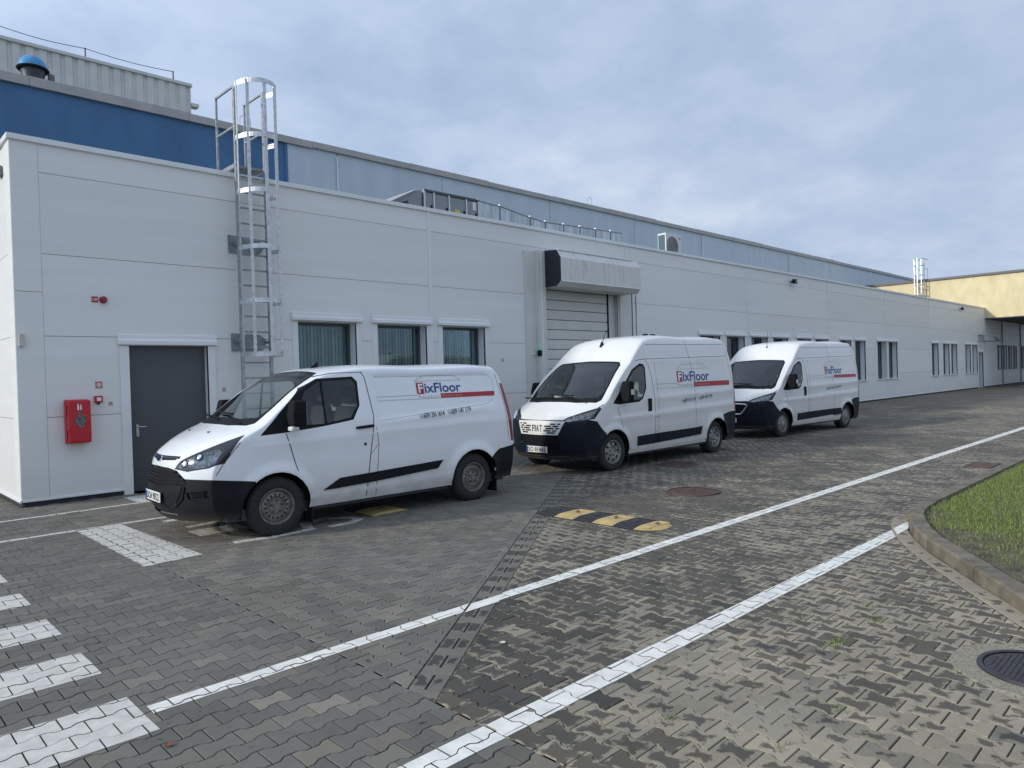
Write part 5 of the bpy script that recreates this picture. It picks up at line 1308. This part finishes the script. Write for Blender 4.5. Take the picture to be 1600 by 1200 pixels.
    sk.cut('fog_recess', [(-.9, -.66, .50), (-.9, -.62, .575), (-.72, -.83, .60), (-.72, -.84, .52)], (.72, .69, 0), lo=(-1.1, -2, .3), only=['bumper'])
    sk.cut_side('rear_bumper', [(3.25, .60), (3.42, .70), (4.2, .78), (4.2, .1), (3.2, .1)], any_normal=True, lo=(3.1, -9, 0), only=['body'])
    sk.cut_side('tail_lamp', [(3.555, 1.66), (3.70, 1.66), (3.85, 1.28), (3.9, .80), (3.675, .80), (3.625, 1.30)], lo=(3.4, -9, .7), only=['body'])
    P = lambda n, m, par=van, **k: sk.part(n, m, par, **k)
    P('body', PAINTV); P('hood', PAINTV); wsh = P('windshield', BLACK); wg = P('windshield_glass', VGLASS, wsh, oname='pane')
    for side in ('near', 'far'):
        d = P('door', PAINTV, mirror=side); fr = P('window_surround', BLACK, d, mirror=side); P('side_glass', VGLASS, d, mirror=side, oname='side_window')
    P('bumper', BUMP, oname='front_bumper', push=.006); P('rear_bumper', BUMP, push=.004)
    for side in ('near', 'far'):
        h = P('headlight', mat('lamp_black', (.012, .013, .016), .2, coat=.3), mirror=side); P('headlight_lens', LAMPC, h, mirror=side, oname='reflector', push=-.012); P('headlight_lens', LAMPG, h, mirror=side, oname='lens', push=.003); P('tail_lamp', TAIL, mirror=side, push=.004)
        for (px_, py_, pz_), r_ in (((-1.5, -1.25, 1.19), .052), ((-1.36, -1.36, 1.255), .046)): lamp_detail(sk, h, (px_, py_, pz_), (.62, .70, -.30), r_, 1 if side == 'near' else -1, LAMPC if r_ > .052 else CHROME, BLACK)
    for nm in ('grille', 'slot', 'lower_intake', 'fog_recess'): P(nm, BLACK, push=-.012)
    # grille slats, nose badge, fog slats
    for k, z in enumerate((.675, .715, .755, .795)):
        m = MB(); hw_ = .60 - .10 * max(0, z - .70) / .06; pts = []
        for q_ in range(13):
            y = -hw_ + 2 * hw_ * q_ / 12; h, no = sk.hitd((-2, -abs(y), z), (1, 0, 0)); pts.append((h.x - .006, y, z))
        for a, c in zip(pts, pts[1:]): m.prism([(a[0], a[1], z - .010), (c[0], c[1], z - .010), (c[0], c[1], z + .010), (a[0], a[1], z + .010)], (.03, 0, 0))
        m.build('grille_slat', BUMP, van)
    m = MB()
    for sg in (-1, 1):
        pts = []
        for q_ in range(9):
            t = q_ / 8; y = .05 + .39 * t; h, no = sk.hitd((-2, -y, .945), (1, 0, 0)); pts.append((h.x - .004, sg * y, .945 + .004 * t))
        for a, c in zip(pts, pts[1:]): m.prism([(a[0], a[1], a[2] - .012), (c[0], c[1], c[2] - .012), (c[0], c[1], c[2] + .012), (a[0], a[1], a[2] + .012)], (.02, 0, 0))
    m.build('slot_bar', DARKM, van)
    bx = sk.hitd((-2, 0, .935), (1, 0, 0))[0].x
    bd = MB(); n = 28; bd.prism([(0, .088 * math.cos(2 * math.pi * k / n), .040 * math.sin(2 * math.pi * k / n)) for k in range(n)], (.02, 0, 0)); bdo = bd.build('badge', CHROME, van); bdo.location = (bx - .022, 0, .937); bdo.rotation_euler = (0, R(14), 0)
    m = MB(); m.prism([(-.003, .078 * math.cos(2 * math.pi * k / n), .033 * math.sin(2 * math.pi * k / n)) for k in range(n)], (.002, 0, 0)); m.build('badge_field', BADGEB, bdo)
    vs, fs = text_mesh('Ford', .105, .038, 0, .3); m = MB(); m.v = [(-.0045, .052 - a, -.019 + c) for a, c in vs]; m.f = list(fs); m.build('badge_lettering', CHROME, bdo, fix=False)
    for sg in (-1, 1):
        for k in range(4):
            z = .512 + .024 * k; a = sk.hitd((-2, -.63 - .01 * k, z), (1, 0, 0))[0]; c = sk.hitd((-1.2, -1.3, z), (.55, .83, 0))
            p1 = sk.hitd((-2, -.66, z), (1, 0, 0))[0]; p2 = sk.hitd((-2, -.80, z + .01), (1, 0, 0))[0]
            if p1 and p2: m = MB(); m.bar((p1.x - .002, p1.y if sg < 0 else -p1.y, z), (p2.x - .002, p2.y if sg < 0 else -p2.y, z + .012), .02, .008); m.build('fog_slat', BUMP, van)
    # hexagonal bumper frame round the plate
    m = MB(); pts = []
    for y, z in ((-.60, .64), (-.56, .50), (-.46, .42), (0, .415), (.46, .42), (.56, .50), (.60, .64)):
        h = sk.hitd((-2, -abs(y), z), (1, 0, 0))[0]; pts.append((h.x - .012, y, z))
    m.tube(pts, .012, 6); m.build('bumper_frame', BUMP, van, smooth=True)
    P('plate_panel', BUMP, push=.014)
    number_plate(van, sk.hitd((-2, 0, .505), (1, 0, 0))[0].x - .022, .505, 'DOA 90522')
    # side trims, seams, handles
    for sg in (1,):
        side_poly(sk, [(.58, .455), (.72, .455), (1.25, .475), (2.28, .535), (2.37, .64), (1.3, .595), (.80, .575)], .0, .016).each('rub_strip', BUMP, van)
    sd = lambda pts, w_=.011, **k: side_strip(sk, pts, w_, .0015, **k)
    for nm, pts in (('door', DOORP),):
        sd([(.125, 1.17), (.25, .72)]).each('panel_gap', SEAM, van, fix=False); sd([(1.22, 1.87), (1.265, 1.80), (1.315, 1.30), (1.24, .85), (1.17, .30)]).each('panel_gap', SEAM, van, fix=False)
        sd([(.55, 1.815), (.80, 1.862), (1.24, 1.868)], .008).each('panel_gap', SEAM, van, fix=False)
    sd([(1.335, 1.16), (1.36, .93), (1.31, .30)], .007).each('panel_gap', SEAM, van, fix=False)
    sd([(1.24, .82), (1.36, .95)], .006).each('panel_gap', SEAM, van, fix=False)
    sd([(-.36, 1.16), (-.58, .89), (-.66, .76)], .008).each('panel_gap', SEAM, van, fix=False)
    sd([(3.49, 1.80), (3.57, 1.40), (3.63, .80)], .007).each('panel_gap', SEAM, van, fix=False)
    sd([(1.42, 1.80), (3.33, 1.795), (3.41, 1.74), (3.42, 1.52), (3.36, 1.42), (3.25, 1.37), (1.38, 1.235)], .006).each('panel_crease', mat('crease_grey', (.45, .46, .46), .5), van, fix=False)
    for sg in (-1, 1):
        h = sk.hit(1.16, 1.175)[0]; m = MB(); y = h.y * -sg if sg > 0 else h.y
        m.tube([(1.05, y, 1.172), (1.07, y + sg * .04, 1.175), (1.22, y + sg * .045, 1.182), (1.275, y + sg * .03, 1.184), (1.285, y, 1.184)], [.014, .018, .02, .018, .012], 8); m.build('door_handle', BLACK, van, smooth=True)
        h = sk.hit(1.165, .96)[0]; m = MB(); m.lathe([(0, sg * .006), (.017, sg * .005), (.02, 0)], (1.165, h.y if sg < 0 else -h.y, .96), 'y', 12); m.build('door_lock', BLACK, van)
    side_strip(sk, [(.64, 1.255), (.645, 1.79)], .028, .004).each('window_bar', BLACK, van, fix=False)
    mirror_part(van, .22, .93, 1.40, .30, .20, False)
    number = None
    wp = sk.hitd((-.20, -.10, 3), (0, 0, -1))[0]
    for y0, y1 in ((-.62, .02), (.05, .62)):
        a = sk.hitd((-.27, -abs(y0), 3), (0, 0, -1))[0]; c = sk.hitd((-.18, -abs(y1), 3), (0, 0, -1))[0]; wiper(wsh, (a.x, y0, a.z + .02), (c.x, y1 * .9, c.z + .03), (c.x - .02, y1 - .25, c.z + .022))
    for y in (-.32, .32):
        h = sk.hitd((-.52, -abs(y), 3), (0, 0, -1))[0]; MB().box(h.x - .02, h.x + .02, y - .012, y + .012, h.z - .002, h.z + .010).build('washer_jet', BLACK, van, bevel=.004)
    h = sk.hitd((.98, 0, 3), (0, 0, -1))[0]; m = MB(); m.prism([(h.x - .05, -.014, h.z - .01), (h.x + .07, -.014, h.z - .01), (h.x + .075, -.004, h.z + .085), (h.x + .045, -.004, h.z + .07)], (0, .02, 0)); m.build('antenna', BLACK, van, bevel=.004)
    for x in (.455, 2.933 + .46): 
        for sg in (-1, 1): MB().box(x - .008, x + .008, sg * .80 - .11, sg * .80 + .11, .07, .34).build('mud_flap', BLACK, van)
    common(van, sk, dict(wb=wb, R=R_, x0=-1.0, x1=3.68, hw=.96, bulk=1.42, roof=1.97, dash=-.12, track=.945, rim='dark', steer=R(-3)))
    logo(van, sk, 2.05, 2.81, 1.565, 1.70, 2.44, 3.41, 1.485, 1.55, [(2.03, 1.728), (2.18, 1.80), (2.70, 1.80), (2.83, 1.728)], 1.40, (2.02, 2.90, 1.225, .062, .060))
    MB().box(-.20, .06, .15, .45, 1.215, 1.235).build('papers', mat('paper', (.6, .62, .6), .8), van)
    place(van, 1.6112, -5.0052, -.0306)
    return van
low_van()

# ---------------------------------------------------------------- second and third van: medium high roof
def high_van(kind):
    ctrl = [(-.86, .24, -.58, .26, -.58), (-.94, .36, -.66, .38, -.57), (-.965, .56, -.70, .56, -.55), (-.96, .78, -.70, .76, -.51), (-.93, .93, -.68, .91, -.46), (-.82, 1.035, -.58, 1.03, -.40), (-.64, 1.15, -.42, 1.14, -.30),
            (-.46, 1.26, -.22, 1.235, -.15), (-.11, 1.515, .03, 1.49, .05), (.24, 1.765, .29, 1.735, .3), (.56, 1.99, .57, 1.95, .58), (.82, 2.225, .83, 2.175, .83), (1.12, 2.42, 1.10, 2.355, 1.1), (1.55, 2.49, 1.5, 2.425, 1.5),
            (2.8, 2.495, 2.8, 2.43, 2.8), (3.95, 2.49, 3.88, 2.428, 3.75), (4.22, 2.455, 4.06, 2.395, 3.95), (4.35, 2.33, 4.15, 2.25, 4.06), (4.42, 1.5, 4.29, 1.5, 4.2), (4.46, .7, 4.34, .7, 4.27), (4.44, .32, 4.30, .30, 4.30)]
    wt = [(.2, .965), (.35, .985), (.6, 1.01), (.95, 1.022), (1.25, 1.016), (1.6, .995), (1.95, .955), (2.2, .915), (2.33, .885), (2.44, .835), (2.6, .75)]
    tp = [(-.8, .17), (-.68, .10), (-.5, .05), (-.3, .02), (0, .003), (.3, 0), (3.6, 0), (4.0, .015), (4.25, .04), (4.4, .08)]
    sk = Skin(ctrl, wt, tp, bump_fn(3.45, .345, [(1.2, 1.285, 4.25, 1.35, .016, .035), (-.1, .95, 4.25, 1.05, .014, .04), (1.1, 1.995, 4.15, 2.05, .010, .03), (.4, .36, 4.1, .38, .010, .05)]), .27)
    second = kind == 'second'
    van = tag(empty('delivery_van'), 'second white high-roof van with slotted white nose panel and dark bumper, before the dock gate' if second else 'third white high-roof van farthest along the wall, with silver-framed dark grille', 'van', 'white vans parked along the wall')
    wb, R_ = 3.45, .345; PT = PAINTV2
    for c in (0, wb): sk.cut_side('void', [(c + .415 * math.cos(t), .335 + .415 * math.sin(t)) for t in [2 * math.pi * k / 26 for k in range(26)]], lo=(-9, -9, 0))
    sk.drop('void'); sk.bm.normal_update()
    sk.cut('hood', [(-.945, .1, .955), (-.92, -.48, .955), (-.80, -.62, 1.02), (-.46, -.86, 1.14), (-.30, -.92, 1.20), (-.45, .1, 1.265)], (.4, 0, -1), lo=(-1.2, -2, .94))
    WS = [(-.465, .1, 1.245), (-.44, -.5, 1.24), (-.30, -.85, 1.225), (-.20, -.90, 1.26), (.05, -.885, 1.48), (.50, -.80, 1.89), (.565, -.73, 1.955), (.585, .1, 1.995)]
    sk.cut('windshield', WS, (.587, 0, -.81), lo=(-.6, -2, 1.15))
    sk.cut('windshield_glass', [(-.36, .1, 1.33), (-.34, -.5, 1.325), (-.20, -.80, 1.31), (-.09, -.85, 1.37), (.07, -.845, 1.50), (.48, -.765, 1.875), (.53, -.70, 1.93), (.55, .1, 1.97)], (.587, 0, -.81), only=['windshield'])
    DOORP = [(.09, 1.2), (.24, .72), (.36, .32), (1.20, .33), (1.24, .6), (1.23, 1.3), (1.16, 1.75), (1.08, 1.99), (.70, 1.96), (.40, 1.72)]
    sk.cut_side('door', DOORP, lo=(-.2, -2, .2), only=['body'])
    sk.cut_side('window_surround', [(-.03, 1.215), (.21, 1.45), (.60, 1.82), (.86, 1.93), (.97, 1.915), (1.015, 1.84), (.99, 1.45), (.87, 1.27), (.75, 1.21), (.13, 1.19)], lo=(-.4, -2, 1.1), only=['body', 'door'])
    sk.cut_side('side_glass', [(.20, 1.27), (.30, 1.46), (.63, 1.79), (.85, 1.885), (.945, 1.875), (.975, 1.82), (.955, 1.46), (.84, 1.295), (.72, 1.25)], only=['window_surround'])
    sk.cut_side('bumper', [(-1.3, .945), (-.62, .955), (-.45, .92), (-.26, .70), (-.2, .1), (-1.3, .1)], any_normal=True, hi=(-.15, 9, 1.0), only=['body', 'hood'])
    if second:
        sk.cut('nose_panel', [(-1.1, .1, .685), (-1.1, -.46, .69), (-1.1, -.58, .93), (-1.1, .1, .945)], (1, 0, 0), hi=(-.6, 9, 9), only=['bumper'])
        sk.cut('lower_grille', [(-1.1, .1, .44), (-1.1, -.50, .44), (-1.1, -.46, .665), (-1.1, .1, .665)], (1, 0, 0), hi=(-.6, 9, 9), only=['bumper'])
    else:
        sk.cut('lower_grille', [(-1.1, .1, .62), (-1.1, -.36, .63), (-1.1, -.52, .86), (-1.1, .1, .88)], (1, 0, 0), hi=(-.6, 9, 9), only=['bumper'])
        sk.cut('fog_recess', [(-.9, -.62, .62), (-.9, -.64, .72), (-.72, -.86, .74), (-.72, -.86, .62)], (.72, .69, 0), lo=(-1.1, -2, .3), only=['bumper'])
    HL = [(-.915, -.55, .955), (-.84, -.66, 1.035), (-.58, -.90, 1.125), (-.36, -.985, 1.165), (-.33, -.99, 1.13), (-.50, -.97, .965), (-.66, -.90, .945), (-.85, -.68, .93)]
    sk.cut('headlight', HL, (.60, .72, -.34), lo=(-1.1, -2, .85), only=['body', 'hood', 'bumper'])
    sk.cut('headlight_lens', [(-.895, -.58, .96), (-.83, -.67, 1.02), (-.58, -.905, 1.105), (-.40, -.975, 1.135), (-.51, -.965, .985), (-.66, -.89, .96), (-.85, -.67, .945)], (.60, .72, -.34), only=['headlight'])
    sk.cut_side('rear_bumper', [(3.72, .80), (4.0, .85), (4.6, .86), (4.6, .1), (3.72, .1)], any_normal=True, lo=(3.5, -9, 0), only=['body'])
    sk.cut_side('tail_lamp', [(4.26, 1.6), (4.5, 1.6), (4.55, .88), (4.29, .88)], lo=(4.2, -9, .8), only=['body'])
    P = lambda n, m, par=van, **k: sk.part(n, m, par, **k)
    P('body', PT); P('hood', PT); wsh = P('windshield', BLACK); P('windshield_glass', VGLASS, wsh, oname='pane')
    for side in ('near', 'far'):
        d = P('door', PT, mirror=side); P('window_surround', BLACK, d, mirror=side); P('side_glass', VGLASS, d, mirror=side, oname='side_window')
        h = P('headlight', mat('lamp_black', (.012, .013, .016), .2, coat=.3), mirror=side); P('headlight_lens', LAMPC, h, mirror=side, oname='reflector', push=-.012); P('headlight_lens', LAMPG, h, mirror=side, oname='lens', push=.003); P('tail_lamp', TAIL, mirror=side, push=.004)
        m = MB()
        for k in range(4):
            t = k / 4; p0 = Vector((-.825, -.725, .985)).lerp(Vector((-.50, -.995, 1.065)), t); sgn_ = 1 if side == 'near' else -1
            m.bar((p0.x, p0.y * sgn_, p0.z - .03), (p0.x + .04, (p0.y - .03) * sgn_, p0.z + .035), .025, .02)
        m.each('lamp_unit', CHROME, h)
    P('bumper', BUMPB, oname='front_bumper', push=.006); P('rear_bumper', BUMPB, push=.004); P('lower_grille', BLACK, push=-.014)
    def fx(y, z): return sk.hitd((-2, -abs(y), z), (1, 0, 0))[0].x
    if second:
        P('nose_panel', PT, push=.004)
        sl_ = [(-.50, -.45, .885), (-.40, -.30, .885), (-.46, -.36, .845), (-.31, -.17, .845), (-.48, -.41, .805), (-.37, -.20, .805), (-.43, -.35, .765), (-.31, -.16, .765), (-.40, -.24, .728)]
        for a, c, z in sl_:
            for sg in (-1, 1):
                m = MB(); xa, xc = fx(a, z) - .008, fx(c, z) - .008
                m.prism([(xa, sg * -a, z - .0125), (xc, sg * -c, z - .0125), (xc, sg * -c, z + .0125), (xa, sg * -a, z + .0125)], (.006, 0, 0)); m.build('slot', BLACK, van)
        yl_ = .12
        for ch_, cw in (('F', .046), ('I', .017), ('A', .062), ('T', .052)):
            vs, fs = text_mesh(ch_, cw, .125, .0); m = MB(); m.v = [(fx(yl_ - a, .80) - .012, yl_ - a, .742 + c) for a, c in vs]; m.f = list(fs); m.build('nose_letter', BLACK, van, fix=False); yl_ -= cw + .02
        for k in range(5):
            z = .475 + .04 * k; m = MB(); pts = [(fx(y, z) + .0, y, z) for y in [-.46 + .92 * q_ / 10 for q_ in range(11)]]; m.tube(pts, .008, 5); m.build('grille_slat', BUMPB, van)
        number_plate(van, fx(0, .43) - .02, .425, 'SO 814AE')
    else:
        m = MB(); pts = [(fx(y, z) - .012, y, z) for y, z in [(-.30, .625), (-.36, .63), (-.45, .74), (-.53, .865), (-.45, .875), (-.2, .885), (0, .887), (.2, .885), (.45, .875), (.53, .865), (.45, .74), (.36, .63), (.30, .625), (.1, .62), (-.1, .62)]]
        m.tube(pts, .018, 6, closed=True); m.build('grille_frame', mat('silver_trim', (.62, .62, .62), .3, .8), van, smooth=True)
        for k in range(4):
            z = .67 + .05 * k; hw_ = .38 + .12 * (z - .63) / .24; m = MB(); pts = [(fx(y, z) - .0, y, z) for y in [-hw_ + 2 * hw_ * q_ / 10 for q_ in range(11)]]; m.tube(pts, .007, 5); m.build('grille_slat', BUMPB, van)
        P('fog_recess', BLACK, push=-.01)
        number_plate(van, fx(0, .48) - .02, .47, None)
    m = MB(); pts = [(fx(y, .31) - .004, y, .30) for y in [-.62 + 1.24 * q_ / 12 for q_ in range(13)]]; m.tube(pts, .016, 6); m.build('bumper_lip', BUMPB, van, smooth=True)
    sd = lambda pts, w_=.010, **k: side_strip(sk, pts, w_, .0015, **k)
    GP = lambda pts, w_=.010: sd(pts, w_).each('panel_gap', SEAM, van, fix=False)
    GP([(.09, 1.15), (.24, .76)]); GP([(1.04, 1.99), (1.10, 1.95), (1.17, 1.75), (1.235, 1.3), (1.245, .6), (1.20, .33)]); GP([(.74, 1.975), (.85, 2.0), (1.05, 2.01), (4.08, 2.065)], .009)
    GP([(1.12, 2.29), (3.98, 2.32)], .007); GP([(2.50, 2.40), (2.60, 1.75), (2.655, 1.3), (2.655, .34)], .008); GP([(3.98, 2.36), (4.10, 2.0), (4.22, 1.4), (4.235, .88)], .007); GP([(1.33, 1.96), (1.36, 1.2), (1.35, .62), (1.22, .6)], .006)
    GP([(-.26, 1.21), (-.38, 1.16), (-.42, 1.13)], .007); GP([(1.24, .90), (1.36, .90)], .005)
    side_poly(sk, [(.68, .39), (1.3, .40), (1.31, .585), (.68, .57)], .0, .014).each('rub_strip', BUMPB, van); side_poly(sk, [(1.315, .40), (2.64, .44), (2.64, .60), (1.325, .585)], .0, .014).each('rub_strip', BUMPB, van)
    side_poly(sk, [(2.665, .44), (2.85, .45), (2.89, .61), (2.665, .60)] if second else [(2.665, .41), (3.03, .43), (3.06, .60), (2.665, .60)], .0, .014).each('rub_strip', BUMPB, van)
    for sg in (-1, 1):
        y = sk.hit(1.07, 1.14)[0].y * (1 if sg < 0 else -1); MB().box(1.015, 1.125, min(y, y + sg * .02), max(y, y + sg * .02), 1.02, 1.26).build('door_handle', BLACK, van, bevel=.018, seg=3)
    mirror_part(van, .25, .97, 1.42, .38, .22, True)
    for y0, y1 in ((-.70, -.05), (-.02, .62)):
        a = sk.hitd((-.40, -abs(y0), 3), (0, 0, -1))[0]; c = sk.hitd((-.34, -abs(y1), 3), (0, 0, -1))[0]; wiper(wsh, (a.x, y0, a.z + .02), (c.x, y1, c.z + .035), (c.x - .01, y1 - .3, c.z + .03))
    h = sk.hitd((.92 if second else .98, 0, 4), (0, 0, -1))[0]
    m = MB()
    if second: m.prism([(h.x - .05, -.025, h.z - .02), (h.x + .05, -.025, h.z + .03), (h.x + .03, -.01, h.z + .09)], (0, .04, 0)); m.tube([(h.x + .02, -.005, h.z + .05), (h.x + .16, -.005, h.z + .33)], [.009, .004], 6)
    else: m.lathe([(0, .03), (.02, .02), (.03, -.01)], (h.x, 0, h.z), 'z', 8); m.tube([(h.x, 0, h.z), (h.x + .05, 0, h.z + .42)], [.006, .004], 5)
    m.build('antenna', BLACK, van)
    if second:
        for x in (1.9, 2.15): 
            h = sk.hitd((x, -.35, 4), (0, 0, -1))[0]; m = MB(); m.lathe([(0, .035), (.05, .03), (.07, -.01)], (x, -.35, h.z), 'z', 12); m.build('roof_vent', BLACK, van)
        m = MB(); m.lathe([(.0, .07), (.02, .07), (.10, .07), (.10, -.06), (.02, -.06), (.02, .07)], (-.02, .30, 1.30), 'z', 20); m.build('paper_roll', mat('paper_roll', (.55, .66, .60), .8), van, smooth=True)
    for sg in (-1, 1): MB().box(.48, .495, sg * .82 - .1, sg * .82 + .1, .10, .36).build('mud_flap', BLACK, van)
    common(van, sk, dict(wb=wb, R=R_, x0=-.95, x1=4.43, hw=.985, bulk=1.48, roof=2.45, dash=-.22, track=.955, rim='silver' if second else 'cap', steer=R(-4) if second else 0))
    if second: logo(van, sk, 2.04, 3.23, 1.555, 1.755, 2.64, 4.06, 1.435, 1.535, [(2.03, 1.80), (2.25, 1.895), (3.02, 1.905), (3.22, 1.81)], 1.30, (2.13, 3.27, 1.13, .075, .05))
    else: logo(van, sk, 2.2, 3.2, 1.565, 1.77, 2.72, 4.1, 1.45, 1.535, [(2.18, 1.80), (2.35, 1.89), (3.0, 1.895), (3.2, 1.81)], 1.30, (2.22, 3.1, 1.13, .07, .05), worn=True)
    if second: place(van, 8.1051, -4.8322, -.015)
    else: place(van, 15.4984, -4.5415, -.0752)
    return van
high_van('second'); high_van('third')
